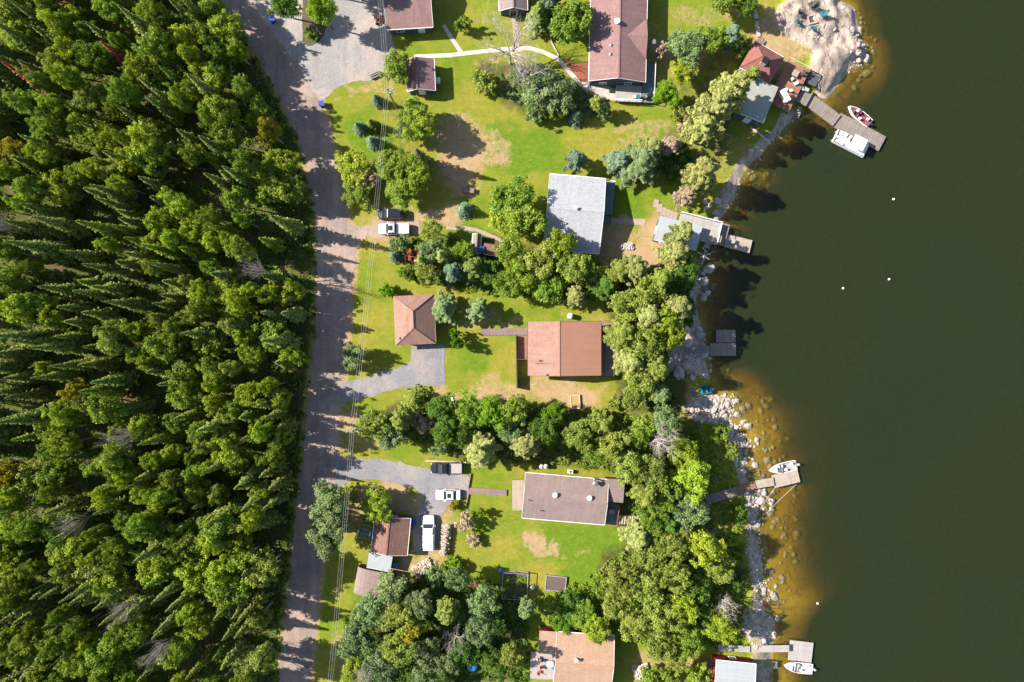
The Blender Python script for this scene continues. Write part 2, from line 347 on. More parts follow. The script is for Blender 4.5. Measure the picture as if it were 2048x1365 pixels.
def build_ground():
    fx = np.arange(-97, 97.01, .44); ox = np.array([4, 9, 16, 26, 42, 70, 110, 170, 260, 400.])
    xs = np.concatenate([-97-ox[::-1], fx, 97+ox])
    fy = np.arange(-66, 66.01, .44); ys = np.concatenate([-66-ox[::-1], fy, 66+ox])
    X, Y = np.meshgrid(xs, ys); x = X.ravel(); y = Y.ravel()
    z, s, rk = terrain(x, y)
    X0, Y0 = x, y; x = X0+3.4*(vnoise(X0, Y0, 3.4, 21)-.5)+1.6*(vnoise(X0, Y0, 1.3, 22)-.5); y = Y0+3.4*(vnoise(X0, Y0, 3.1, 23)-.5)+1.6*(vnoise(X0, Y0, 1.2, 24)-.5)
    dirt = np.zeros(x.shape); lush = np.zeros(x.shape); soil = np.zeros(x.shape)
    for (cx, cy, rx, ry, st) in [(930,310,60,75,1),(985,300,35,50,.7),(925,340,40,60,.9),(880,430,60,28,.9),(1010,140,60,25,.6),(900,270,40,30,.7),(780,455,60,40,.8),
        (1130,790,85,30,.9),(1060,770,60,14,.75),(960,790,120,16,.8),(1000,770,60,18,.6),(1230,500,45,50,.9),(1290,510,45,45,1),(1310,470,25,40,.9),(1250,460,15,30,.7),
        (1068,1075,12,26,.9),(1085,1098,16,10,.9),(1105,1110,16,9,.8),(1165,1105,26,10,.5),(850,1010,28,60,.9),(700,840,30,40,.8),(735,885,70,25,.55),(700,790,40,12,.7),(880,770,16,60,.7),(1265,60,60,30,.5),
        (1540,80,40,70,.85),(1580,110,50,28,.75),(1400,25,70,25,.5),(1350,110,70,40,.7),(1310,190,60,40,.6),(1280,300,60,20,.5),(1280,265,70,15,.55),(810,1130,30,30,.8),(860,1110,30,20,.8),
        (680,1300,24,60,.6),(725,1000,50,35,.8),(790,1000,40,40,.9),(990,640,80,14,.6),(1340,790,60,50,.7),(640,150,14,14,.8),(660,220,14,30,.5),(1340,1320,70,30,.6),(1120,1300,80,60,.3),
        (1440,300,60,50,.35),(1420,1080,60,60,.5),(890,1050,20,60,.6),(1160,640,60,10,.4),(700,175,50,10,.6),(760,165,60,8,.6),(1260,1040,30,40,.5),(1000,30,60,40,.35)]:
        dirt = np.maximum(dirt, st*emask(x, y, cx, cy, rx, ry, .45))
    for (cx, cy, rx, ry, st) in [(1050,310,80,45,1),(1000,270,50,30,.8),(870,230,60,40,.4),(740,270,60,45,.8),(1250,400,40,60,.9),(1160,1090,110,50,.9),(1190,1150,80,50,1),(950,1060,70,40,.5),
        (950,720,45,40,.6),(1060,620,60,18,.5),(1080,780,30,25,.4),(730,1250,40,90,.6),(790,905,80,20,.5),(700,560,20,90,.2),(940,470,50,30,.8),(1390,440,60,15,.8),(1010,1060,50,30,.5),
        (1120,1240,100,40,1),(1440,260,50,40,.6),(1330,30,40,40,.4),(1180,240,100,25,.25),(1250,1280,50,40,.5)]:
        lush = np.maximum(lush, st*emask(x, y, cx, cy, rx, ry, .5))
    x, y = X0, Y0
    rp = [tuple(P(a, b))[:2] for a, b in ROADL]
    forest = in_poly(x, y, rp+[(-900, -900), (-900, 900)])
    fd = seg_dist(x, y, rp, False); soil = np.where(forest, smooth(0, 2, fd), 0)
    allr = rp+[tuple(P(a, b))[:2] for a, b in ROADR]
    dr = seg_dist(x, y, allr, True); dirt = np.maximum(dirt, .8*(1-smooth(.3, 1.6, dr)))
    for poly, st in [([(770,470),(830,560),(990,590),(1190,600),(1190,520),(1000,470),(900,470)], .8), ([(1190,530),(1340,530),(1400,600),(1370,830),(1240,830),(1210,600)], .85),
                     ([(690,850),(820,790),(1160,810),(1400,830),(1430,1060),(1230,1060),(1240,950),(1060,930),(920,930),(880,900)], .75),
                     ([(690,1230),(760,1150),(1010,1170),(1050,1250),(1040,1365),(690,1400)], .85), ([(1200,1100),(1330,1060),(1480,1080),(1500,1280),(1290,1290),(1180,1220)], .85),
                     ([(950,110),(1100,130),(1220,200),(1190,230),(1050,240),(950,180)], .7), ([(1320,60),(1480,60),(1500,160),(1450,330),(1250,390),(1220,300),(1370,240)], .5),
                     ([(790,190),(870,190),(870,330),(810,390),(680,390),(680,320)], .4), ([(1400,850),(1480,870),(1490,1060),(1400,1060)], .45)]:  # last polygon: shade on the bank grass, painted in with the dark soil colour
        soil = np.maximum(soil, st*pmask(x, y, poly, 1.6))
    bed = smooth(.15, -.1, s) if False else (s < .05).astype(float)
    nx, ny = len(xs), len(ys)
    idx = np.arange(nx*ny).reshape(ny, nx)
    f = np.stack([idx[:-1,:-1].ravel(), idx[:-1,1:].ravel(), idx[1:,1:].ravel(), idx[1:,:-1].ravel()], 1)
    me = bpy.data.meshes.new('ground'); me.vertices.add(nx*ny); me.vertices.foreach_set('co', np.stack([x, y, z], 1).ravel())
    me.loops.add(len(f)*4); me.polygons.add(len(f)); me.loops.foreach_set('vertex_index', f.ravel().astype(np.int32))
    me.polygons.foreach_set('loop_start', np.arange(0, len(f)*4, 4, dtype=np.int32)); me.polygons.foreach_set('use_smooth', np.ones(len(f), bool)); me.update(calc_edges=True)
    for nm, arr in (('m1', np.stack([dirt, lush, rk, soil], 1)), ('m2', np.stack([bed, np.clip((s+1.2)/2.4, 0, 1), 0*s, 0*s+1], 1))):
        a = me.attributes.new(nm, 'FLOAT_COLOR', 'POINT'); a.data.foreach_set('color', arr.astype(np.float32).ravel())
    o = bpy.data.objects.new('ground', me); COL.objects.link(o); tag(o, None, None, kind='structure')
    n = N('ground_surface'); p = pos(n)
    a1 = n.n('Attribute', attribute_name='m1'); sp = n.n('SeparateColor', i={0: a1.outputs['Color']}); dirt, lush, rk = sp.outputs; soil = a1.outputs['Alpha']
    a2 = n.n('Attribute', attribute_name='m2'); sp2 = n.n('SeparateColor', i={0: a2.outputs['Color']}); bed = sp2.outputs[0]; wet = sp2.outputs[1]
    big = n.noise(p, .09, 5, .6); mid = n.noise(p, .5, 6, .65, .5); fine = n.noise(p, 5.5, 5, .8)
    mow = n.noise(n.n('Mapping', i={'Vector': p, 'Scale': (.12, 1.3, 1), 'Rotation': (0, 0, R(14))}).outputs[0], 1.0, 4)
    g = n.mix(n.ramp(mid, .3, .7), (.095, .16, .009, 1), (.17, .215, .014, 1))
    g = n.mix(n.ramp(big, .40, .60), g, n.mix(n.ramp(n.noise(p, 1.1, 6, .75), .35, .65), (.17, .19, .016, 1), (.28, .23, .045, 1)))
    lm = n.ramp(n.math('ADD', lush, n.math('MULTIPLY', n.math('SUBTRACT', mid, .5), 1.3)), .3, .75)
    g = n.mix(lm, g, n.mix(n.ramp(n.noise(p, .9, 7, .75), .35, .65), (.075, .15, .008, 1), (.125, .20, .012, 1)))
    g = n.mix(.22, g, n.ramp(mow, .3, .7, (.6, .65, .6, 1), (1.2, 1.15, 1.1, 1)), 'MULTIPLY')
    tuft = n.noise(p, 2.6, 8, .85, .3)
    g = n.mix(n.math('MULTIPLY', n.ramp(tuft, .52, .66), .5), g, (.33, .27, .09, 1))
    g = n.mix(n.math('MULTIPLY', n.ramp(n.noise(p, 1.9, 8, .85, .3), .54, .66), .45), g, (.06, .105, .008, 1))
    def thr(m, k=1.1, a=.3, b=.7, src=mid): return n.ramp(n.math('ADD', m, n.math('MULTIPLY', n.math('SUBTRACT', src, .5), k)), a, b)
    dc = n.mix(n.ramp(n.noise(p, .8, 6, .7), .3, .7), (.33, .20, .12, 1), (.41, .285, .17, 1))
    dsp = n.noise(p, 1.3, 7, .75, .6)
    g = n.mix(n.math('MULTIPLY', thr(dirt, 2.2, .3, .9, dsp), .9), g, dc)
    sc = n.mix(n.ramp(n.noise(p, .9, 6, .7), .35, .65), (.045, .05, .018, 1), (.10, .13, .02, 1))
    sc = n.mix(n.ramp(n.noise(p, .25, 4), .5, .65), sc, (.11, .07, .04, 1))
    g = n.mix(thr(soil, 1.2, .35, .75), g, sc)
    rv = n.n('Mapping', i={'Vector': p, 'Scale': (1, .45, 1), 'Rotation': (0, 0, R(35))}).outputs[0]
    rn1 = n.noise(rv, .55, 9, .72, 1.2); ridge = n.math('ABSOLUTE', n.math('SUBTRACT', n.noise(rv, .32, 6, .6, .8), .5))
    rc = n.mix(n.ramp(rn1, .32, .62), (.24, .19, .165, 1), (.47, .385, .32, 1))
    rc = n.mix(n.math('MULTIPLY', n.ramp(n.noise(p, 2.6, 6, .75), .52, .68), .7), rc, (.24, .19, .16, 1))
    rc = n.mix(n.math('MULTIPLY', n.ramp(n.noise(p, .22, 5, .7), .54, .66), .6), rc, (.24, .21, .09, 1))
    rc = n.mix(n.ramp(ridge, 0, .02), (.13, .10, .085, 1), rc)
    rc = n.mix(n.ramp(n.math('ABSOLUTE', n.math('SUBTRACT', n.noise(p, .7, 7, .65, 1.5), .5)), 0, .012), (.17, .135, .115, 1), rc)
    g = n.mix(thr(rk, 1.9, .3, .62, n.noise(p, .8, 7, .7, .8)), g, rc)
    stain = n.ramp(n.math('ADD', wet, n.math('MULTIPLY', n.math('SUBTRACT', mid, .5), .2)), .5, .62)
    g = n.mix(stain, n.mix(.6, g, (.10, .085, .07, 1)), g)
    bc = n.mix(n.ramp(n.noise(p, 1.6, 8, .8), .35, .65), (.34, .22, .02, 1), (.50, .34, .04, 1))
    bc = n.mix(n.ramp(n.noise(p, .45, 7, .75, 1.0), .5, .62), bc, (.24, .15, .02, 1))
    g = n.mix(bed, g, bc)
    g = n.mix(.55, g, n.ramp(fine, .3, .7, (.55, .55, .55, 1), (1.35, 1.35, 1.35, 1)), 'MULTIPLY')
    n.l(g, n.b.inputs['Base Color']); n.b.inputs['Roughness'].default_value = .95; n.b.inputs['Specular IOR Level'].default_value = .1
    n.bump(n.math('ADD', n.math('ADD', fine, n.math('MULTIPLY', mid, .8)), n.math('MULTIPLY', n.math('MULTIPLY', rn1, rk), 3.0)), .6, .14)
    me.materials.append(n.m)
build_ground()
# water: a closed body, sky-reflecting skin over light-absorbing brown water
def build_water():
    x0 = P(1360, 0).x; mb = MB(); x1, y1 = 480, 450
    mb.add([(x0,-y1,-11),(x1,-y1,-11),(x1,y1,-11),(x0,y1,-11),(x0,-y1,-.8),(x1,-y1,-.8),(x1,y1,-.8),(x0,y1,-.8)], [(3,2,1,0),(4,5,6,7),(0,1,5,4),(1,2,6,5),(2,3,7,6),(3,0,4,7)])
    n = N('lake_water'); p = pos(n)
    rip = n.noise(n.n('Mapping', i={'Vector': p, 'Scale': (.6, 2.4, 1), 'Rotation': (0, 0, R(-8))}).outputs[0], 1.3, 6, .7)
    bmp = n.n('Bump', i={'Height': rip, 'Strength': .5, 'Distance': .05}).outputs[0]
    tr = n.n('BsdfTransparent', i={0: (.98, .97, .93, 1)})
    tone = n.mix(n.ramp(n.noise(p, .02, 3), .3, .7), (.068, .088, .024, 1), (.054, .085, .032, 1))
    tone = n.mix(.28, tone, n.ramp(rip, .3, .7, (.7, .7, .7, 1), (1.25, 1.25, 1.25, 1)), 'MULTIPLY')
    df = n.n('BsdfDiffuse', i={0: tone, 'Normal': bmp})
    gl = n.n('BsdfGlossy', i={0: (1, 1, 1, 1), 'Roughness': .05, 'Normal': bmp})
    m1 = n.n('MixShader', i={0: .24, 1: tr.outputs[0], 2: df.outputs[0]})
    fr = n.n('Math', operation='ADD', i={0: n.math('MULTIPLY', n.math('POWER', n.n('LayerWeight', i={'Blend': .5}).outputs['Facing'], 4.0), .6), 1: .02})
    m2 = n.n('MixShader', i={0: fr.outputs[0], 1: m1.outputs[0], 2: gl.outputs[0]}); n.l(m2.outputs[0], n.out.inputs['Surface'])
    va = n.n('VolumeAbsorption', i={'Color': (.78, .68, .2, 1), 'Density': 1.3}); n.l(va.outputs[0], n.out.inputs['Volume'])
    o = mb.build('water', n.m, uv=False); tag(o, None, None, kind='structure')
build_water()
# ------------------------------------------------------------------ flat sheets: road, lots, paths
def sheet(name, poly, z, mat, jit=.12, step=.6, px=True, label=None, sub=True):
    pts = [P(a, b) for a, b in poly] if px else [Vector(q) for q in poly]
    out = []
    for i in range(len(pts)):
        a, b = pts[i], pts[(i+1) % len(pts)]; k = max(1, int((b-a).length/step)) if sub else 1
        nrm = Vector((-(b-a).y, (b-a).x, 0)); nrm = nrm.normalized() if nrm.length else nrm
        for j in range(k):
            q = a.lerp(b, j/k)+nrm*(mnoise.noise(Vector((a.x+j*.45, a.y*.7+j*.3, 1.7)))*jit*2+random.uniform(-jit, jit)*.5)
            out.append(Vector((q.x, q.y, z)))
    tris = tessellate_polygon([out])
    mb = MB(); mb.v = [tuple(q) for q in out]; mb.f = []
    for t in tris:
        a, b, c = (out[i] for i in t)
        mb.f.append(tuple(t) if (b-a).cross(c-a).z > 0 else tuple(reversed(t)))
    o = mb.build(name, mat, uv=False); tag(o, None, None, kind='structure'); return o
def ribbon(pts, wd):
    p = [Vector((a, b)) for a, b in pts]; L_, R_ = [], []
    for i, q in enumerate(p):
        d = (p[min(i+1, len(p)-1)]-p[max(i-1, 0)]).normalized(); n = Vector((-d.y, d.x))*wd/2
        L_.append(tuple(q+n)); R_.append(tuple(q-n))
    return L_+R_[::-1]
sheet('road', ROADL+ROADR, .02, 'road', .22)
sheet('gravel_lot', [(500,-60),(500,8),(530,48),(560,88),(604,142),(632,192),(641,205),(652,196),(680,172),(720,163),(760,157),(775,140),(790,110),(783,60),(772,0),(765,-60)], .026, 'lot', .2)
sheet('grass_island', [(607,-60),(604,40),(606,62),(604,84),(615,92),(632,89),(648,72),(655,50),(668,-60)], .034, bpy.data.objects['ground'].data.materials[0], .1)
sheet('driveway', [(690,455),(745,452),(760,440),(835,440),(842,470),(760,476),(735,472),(712,500),(700,500)], .028, 'road', .25)
sheet('driveway', [(683,766),(715,760),(760,745),(800,735),(822,722),(822,690),(888,690),(890,770),(800,776),(760,788),(715,800),(680,806)], .032, 'drive', .12)
sheet('driveway', [(672,905),(700,917),(760,918),(800,925),(865,940),(932,948),(940,955),(938,992),(905,1000),(880,1035),(876,1100),(825,1105),(826,1040),(850,1000),(830,975),(780,965),(740,958),(700,962),(668,985)], .032, 'drive', .15)
sheet('concrete_path', ribbon([(828,114),(900,111),(960,104),(1010,99),(1060,97),(1085,104),(1115,118),(1135,140),(1160,168),(1185,182)], 8.5), .045, 'concrete', .02)
sheet('concrete_path', ribbon([(887,50),(905,80),(923,106)], 8), .040, 'concrete', .02)
sheet('brick_path', ribbon([(1029,30),(1031,60),(1033,95)], 11), .040, 'flag', .04)
sheet('concrete_path', [(1222,436),(1292,439),(1290,452),(1222,446)], .040, 'flag', .03)
sheet('gravel_path', ribbon([(893,456),(930,457),(960,463),(990,475),(1015,490)], 7), .030, 'flag', .12)
sheet('mulch_bed', [(1118,116),(1150,128),(1177,122),(1178,164),(1158,166),(1140,142)], .034, 'mulch', .1)
sheet('concrete_pad', [(1158,164),(1204,168),(1232,180),(1232,203),(1188,196),(1170,184)], .05, 'concrete', .02)
# ------------------------------------------------------------------ buildings
def window(root, c, w_, h_, rz, trim='white'):
    n = Vector((math.sin(rz), -math.cos(rz), 0)); t = Vector((math.cos(rz), math.sin(rz), 0)); c = Vector(c)
    f = MB(); o = c+n*.02; b = .09
    f.box(o+Vector((0,0,h_/2)), (w_+b, .1, b), rz).box(o-Vector((0,0,h_/2)), (w_+b+.1, .14, b), rz)
    f.box(o+t*w_/2, (b, .1, h_-b), rz).box(o-t*w_/2, (b, .1, h_-b), rz).box(o, (.05, .08, h_-b), rz)
    fo = f.build('window', trim, root)
    MB().box(o-n*.0, (w_-b, .05, h_-b), rz).build('pane', 'glass', fo)
def door(root, c, rz, mat='white', w_=.95, h_=2.05):
    n = Vector((math.sin(rz), -math.cos(rz), 0)); t = Vector((math.cos(rz), math.sin(rz), 0)); c = Vector(c)+n*.03
    d = MB().box(c+Vector((0,0,h_/2)), (w_, .08, h_), rz).build('door', mat, root)
    f = MB().box(c+Vector((0,0,h_+.05)), (w_+.24, .12, .1), rz).box(c+t*(w_/2+.06)+Vector((0,0,h_/2)), (.11, .12, h_), rz).box(c-t*(w_/2+.06)+Vector((0,0,h_/2)), (.11, .12, h_), rz)
    f.build('door_frame', 'white', root)
    MB().ball(c+n*.08+t*w_*.38+Vector((0,0,1)), .04).build('handle', 'steel', d)
def building(name, corners, eave, rise, label, cat, roof='shingle_pink', wall='siding_blue', ridge='x', off=.5, oh=.4, kind='gable', trim='white', doorside='s', wins=True, z0=0, base_loc=None, hipk=.5):
    ctr, a, Lx, Wy = fit(corners, eave, ridge == 'y')
    t = thing(name, label, cat, (ctr.x, ctr.y, z0), a)
    eave -= z0
    yr = (off-.5)*Wy; tk = .14; l, w2 = Lx/2, Wy/2
    wx, wy = l-oh, w2-oh; gx = l-oh*.6
    if kind == 'gable':
        def top(y): return eave+rise*(1-abs(y-yr)/((w2-yr) if y > yr else (w2+yr)))
        MB().prof([(-w2, eave-tk), (w2, eave-tk), (w2, eave), (yr, eave+rise), (-w2, eave)] if False else [(-w2, eave-tk), (yr, eave+rise-tk), (w2, eave-tk), (w2, eave), (yr, eave+rise), (-w2, eave)], -l, l).build('roof', roof, t)
        MB().prof([(-wy, 0), (wy, 0), (wy, top(wy)-tk-.02), (yr, eave+rise-tk-.02), (-wy, top(-wy)-tk-.02)], -wx, wx).build('wall', wall, t)
        cap = MB(); cap.box((0, yr, eave+rise+.015), (Lx+.04, .28, .05)); cap.build('ridge_cap', roof, t)
        for sx in (-1, 1):
            f = MB()
            for y0, z0_, y1, z1 in ((-w2, eave, yr, eave+rise), (yr, eave+rise, w2, eave)):
                an = math.atan2(z1-z0_, y1-y0); ln = math.hypot(z1-z0_, y1-y0)
                f.box((sx*(l+.02), (y0+y1)/2, (z0_+z1)/2-.06), (.05, ln, .2), 0, 0, an)
            f.build('fascia', trim, t)
        for sy in (-1, 1): MB().box((0, sy*(w2+.05), eave-.08), (Lx, .11, .12)).build('gutter', trim, t)
    elif kind == 'hip':
        q = min(hipk*Wy, l*.98); A = [(-l,-w2,eave),(l,-w2,eave),(l,w2,eave),(-l,w2,eave),(-l+q,yr,eave+rise),(l-q,yr,eave+rise)]
        B = [(x, y, z-tk) for x, y, z in A[:4]]
        MB().add(A+B, [(0,1,5,4),(1,2,5),(2,3,4,5),(3,0,4),(6,7,1,0),(7,8,2,1),(8,9,3,2),(9,6,0,3),(9,8,7,6)]).build('roof', roof, t)
        MB().box((0,0,(eave-tk-.01)/2), (2*wx, 2*wy, eave-tk-.01)).build('wall', wall, t)
        cap = MB()
        for p_, q_ in ((A[4],A[5]),(A[0],A[4]),(A[3],A[4]),(A[1],A[5]),(A[2],A[5])): cap.tube(Vector(p_)+Vector((0,0,.0)), Vector(q_)+Vector((0,0,.0)), .09, n=5)
        cap.build('ridge_cap', roof, t)
        for sy in (-1, 1): MB().box((0, sy*(w2+.03), eave-.07), (Lx, .07, .12)).build('fascia', trim, t)
    elif kind == 'shed':
        MB().prof([(-w2, eave-tk), (w2, eave+rise-tk), (w2, eave+rise), (-w2, eave)], -l, l).build('roof', roof, t)
        s_ = rise/Wy; MB().prof([(-wy, 0), (wy, 0), (wy, eave+rise-oh*s_-tk-.02), (-wy, eave+oh*s_-tk-.02)], -wx, wx).build('wall', wall, t)
        MB().box((0, -w2-.03, eave-.07), (Lx, .05, .16)).build('fascia', trim, t); yr = w2
    elif kind == 'arch':
        n_ = 12; arc = [(w2*math.cos(math.pi*i/n_), eave+rise*math.sin(math.pi*i/n_)) for i in range(n_+1)]
        inner = [((w2-.1)*math.cos(math.pi*i/n_), eave-.02+(rise-.1)*math.sin(math.pi*i/n_)) for i in range(n_+1)]
        r_ = MB()
        for i in range(n_): r_.prof([arc[i], arc[i+1], inner[i+1], inner[i]][::1], -l, l)
        r_.build('roof', roof, t)
        MB().prof([(-wy, 0), (wy, 0)]+[((wy)*math.cos(math.pi*i/n_), eave-.05+(rise-.15)*math.sin(math.pi*i/n_)) for i in range(n_+1)], -wx, wx).build('wall', wall, t)
    if wins:
        zc = min(1.5, eave-.9)
        for sy, rz in ((-1, 0), (1, math.pi)):
            k = max(1, int(2*wx/3.6)); 
            for i in range(k):
                xx = -wx+(i+.5)*2*wx/k
                if i == k//2 and ((sy == -1) == (doorside == 's')): door(t, (xx, sy*wy, .1), rz); continue
                window(t, (xx, sy*(wy), zc), 1.2, 1.0, rz)
        for sx, rz in ((1, math.pi/2), (-1, -math.pi/2)):
            k = max(1, int(2*wy/4.2))
            for i in range(k): window(t, (sx*wx, -wy+(i+.5)*2*wy/k, zc), 1.2, 1.0, rz)
    t['_d'] = 0; del t['_d']
    return t, (Lx, Wy, eave, rise, yr)
def wloc(t, px, py, z):              # point seen at px,py at world height z, in the thing's own frame
    p = P(px, py, z); d = p-t.location; c, s = math.cos(-t.rotation_euler.z), math.sin(-t.rotation_euler.z)
    return Vector((d.x*c-d.y*s, d.x*s+d.y*c, z-t.location.z))
def vent(t, px, py, z, r=.16, h=.45, mat='galv', cap=True):
    p = wloc(t, px, py, z+h); p.z -= h
    m = MB().tube(p-Vector((0,0,.25)), p+Vector((0,0,h)), r, n=8)
    if cap: m.tube(p+Vector((0,0,h+.02)), p+Vector((0,0,h+.1)), r*1.7, r*.9, n=8)
    m.build('roof_vent', mat, t)
# 1 garage at the top
t, _ = building('garage', [(765,-95),(858,-98),(865,53),(772,61)], 2.9, 1.9, 'pink-brown roofed garage with blue-grey walls at the top edge beside the gravel lot', 'garage', 'shingle_mauve', oh=.35)
t, _ = building('storage_shed', [(812,120),(866,118),(872,181),(815,184)], 2.4, 1.1, 'small blue-grey shed with pink-brown gable roof beside a leafy tree', 'shed', 'shingle_mauve', ridge='y', off=.62, oh=.25, wins=False)
door(t, (-2.6, 0, .05), -math.pi/2)
p = wloc(t, 876, 160, .9); u_ = MB().box((p.x, p.y, .5), (.9, .7, .8)).build('heat_pump', 'white', t)
t, _ = building('garden_shed', [(997,-48),(1054,-48),(1054,20),(998,23)], 2.5, 1.2, 'grey-brown roofed blue-grey shed with white framed doorway at the top of a brick path', 'shed', 'shingle_dun', ridge='y', oh=.3, wins=False)
ln = _[0]/2-.3; door(t, (-ln, 0, .05), -math.pi/2, 'black', 1.1, 2.0)
# 4 long house
t, g_ = building('long_house', [(1183,-90),(1298,-90),(1289,166),(1178,161)], 3.4, 1.7, 'long pink-brown roofed house with blue-grey walls and white gutters at the top edge', 'house', 'shingle_mauve', ridge='y', off=.5, oh=.45)
# cross gable on the east slope (local frame: ridge along +x = photo up)
c_ = wloc(t, 1290, 78, 3.5); rl = 3.6; ew = g_[1]/2
MB().add([(c_.x-rl, -ew, 3.44), (c_.x+rl, -ew, 3.44), (c_.x, -ew, 4.75), (c_.x, -ew*.28, 4.75)], [(0,1,2),(2,3,0),(1,3,2),(0,3,1)]).build('gable_dormer', 'shingle_mauve', t)
for a in ((1232,38,5.0),(1222,90,4.4),(1221,108,4.4)): vent(t, *a)
vent(t, 1235, 42, 4.9, .3, .8, 'white')
# 5 lakeside hip-roofed pavilion + flat shed
t, _ = building('lakeside_cabin', [(1509,82),(1570,116),(1537,169),(1481,135)], 3.6, 1.9, 'red-brown pyramid roofed cabin with a chimney beside the lakeside deck', 'cabin', 'shingle_red', 'siding_cream', kind='hip', oh=.3, trim='white', hipk=.42)
q = wloc(t, 1531, 121, 6.1); MB().box((q.x, q.y, 5.2), (.9, .9, 1.8)).build('chimney', 'rock', t); MB().box((q.x, q.y, 6.14), (1.1, 1.1, .08)).build('chimney_cap', 'black', t)
building('boat_shed', [(1505,157),(1560,176),(1523,246),(1472,222)], 3.3, .25, 'grey felt flat-roofed blue shed joined to the red-brown cabin by the lake', 'shed', 'felt_grey', 'siding_blue', kind='shed', oh=.2)
# 6 grey-roofed house
t, _ = building('grey_roof_house', [(1098,349),(1211,357),(1199,509),(1088,497)], 3.1, 1.6, 'house with a pale grey shingle roof in the middle of the upper lawn', 'house', 'shingle_grey', 'siding_blue', oh=.45, off=.53)
vent(t, 1152, 416, 4.6, .2, .6, 'white'); vent(t, 1132, 447, 4.0, .12, .3)
# 7 boathouse with roof deck
t, _ = building('boathouse', [(1320,433),(1408,455),(1389,500),(1307,480)], 2.7, .35, 'white metal roofed boathouse with a pine leaning over it', 'boathouse', 'metal_white', 'siding_blue', kind='shed', oh=.2, z0=-.5)
# 8 hip garage
t, _ = building('hip_roof_garage', [(787,592),(866,590),(873,687),(792,692)], 2.8, 1.9, 'square garage with a pink-brown hip roof above a grey gravel driveway', 'garage', 'shingle_pink', 'siding_brown', kind='hip', ridge='y', trim='siding_cream', oh=.4, hipk=.41, wins=True)
vent(t, 798, 677, 3.1, .14, .4, 'steel')
# 9 salmon house
t, g_ = building('salmon_roof_house', [(1056,643),(1203,644),(1201,751),(1056,752)], 3.2, 2.1, 'large house with a salmon pink roof slope beside the shore trees', 'house', 'shingle_salmon', 'siding_cream', ridge='y', off=.585, oh=.45, trim='siding_brown')
# west slope carries older pink shingles (local +y = west)
Lx, Wy, ev, rs, yr = g_
w2 = Wy/2; sl = math.hypot(w2-yr, rs); an = math.atan2(-rs, w2-yr)
MB().box((0, (w2+yr)/2, ev+rs/2+.02), (Lx+.06, sl, .05), 0, 0, an).build('shingle_overlay', 'shingle_pink', t)
q = wloc(t, 1092, 727, 4.6); MB().box((q.x, q.y, 4.35), (.14, 3.6, .5), 0, 0, -.28).build('roof_parapet', 'shingle_brown', t)
vent(t, 1080, 722, 4.2, .1, .3, 'black'); vent(t, 1092, 750, 4.5, .12, .4, 'galv')
# 10 dun-roofed house
t, g_ = building('brown_roof_bungalow', [(1050,946),(1218,960),(1208,1050),(1045,1036)], 3.2, 1.2, 'long bungalow with a dull brown roof and round white roof vents', 'house', 'shingle_dun', 'siding_red', oh=.45)
Lx, Wy, ev, rs, yr = g_
for a in ((1110,991),(1179,997)): vent(t, a[0], a[1], 4.3, .28, .35, 'white')
vent(t, 1189,960,3.7,.14,.9,'steel'); vent(t, 1191,968,3.8,.3,.7,'steel'); vent(t, 1056,1001,4.1,.08,.6,'galv'); vent(t,1079,1022,3.8,.08,.5,'galv')
c0 = wloc(t, 1214, 957, 3.3); c1 = wloc(t, 1246, 1006, 3.3)
MB().box(((c0.x+c1.x)/2, (c0.y+c1.y)/2, 3.35), (abs(c1.x-c0.x), abs(c1.y-c0.y), .15), 0, .05).build('side_roof', 'shingle_dun', t)
MB().box(((c0.x+c1.x)/2-.2, (c0.y+c1.y)/2, 1.6), (abs(c1.x-c0.x)-.6, abs(c1.y-c0.y)-.6, 3.2)).build('side_wall', 'siding_red', t)
# 11 sheds by the road
building('workshop_shed', [(751,1031),(822,1037),(813,1112),(741,1104)], 2.6, 1.1, 'brown gable roofed workshop beside the parked white truck', 'shed', 'shingle_brown', 'siding_brown', ridge='y', off=.55, oh=.2)
building('lean_to_shelter', [(741,1104),(786,1113),(780,1144),(731,1135)], 2.2, .3, 'lean-to with a white metal roof between the brown workshop and the round-roofed shed', 'shelter', 'metal_white', 'siding_brown', kind='shed', oh=.1, wins=False)
building('round_roof_shed', [(717,1133),(788,1146),(780,1198),(706,1184)], 1.9, 1.0, 'shed with a curved mauve-brown roof half under the trees by the road', 'shed', 'shingle_dun', 'siding_brown', ridge='y', kind='arch', oh=.1, wins=False)
# 12 bottom house
t, g_ = building('tan_roof_house', [(1111,1264),(1226,1272),(1224,1385),(1108,1377)], 3.0, 1.5, 'house with a tan-orange roof and dark red walls at the bottom edge', 'house', 'shingle_tan', 'siding_red', oh=.4)
vent(t, 1153, 1322, 4.5, .2, .5, 'white')
Lx, Wy, ev, rs, yr = g_; sl_ = rs/(Wy/2); ya = Wy/2; yb = wloc(t, 1095, 1306, 3.6).y; xa = -Lx/2-3.05
f_ = lambda y: ev+(ya-y)*sl_
MB().prof([(yb, f_(yb)-.14), (ya, ev-.14), (ya, ev), (yb, f_(yb))], xa, -Lx/2).build('side_roof', 'shingle_tan', t)
MB().box(((xa-Lx/2)/2+.15, (ya+yb)/2, (ev-.3)/2), (2.7, ya-yb-.6, ev-.3)).build('side_wall', 'siding_red', t)
# 13 red boathouse
building('red_boathouse', [(1432,1321),(1511,1329),(1506,1400),(1427,1392)], 3.0, .5, 'red boathouse with a white metal roof at the bottom edge of the shore', 'boathouse', 'metal_white', 'siding_red', oh=.2, wins=True, z0=-.6)
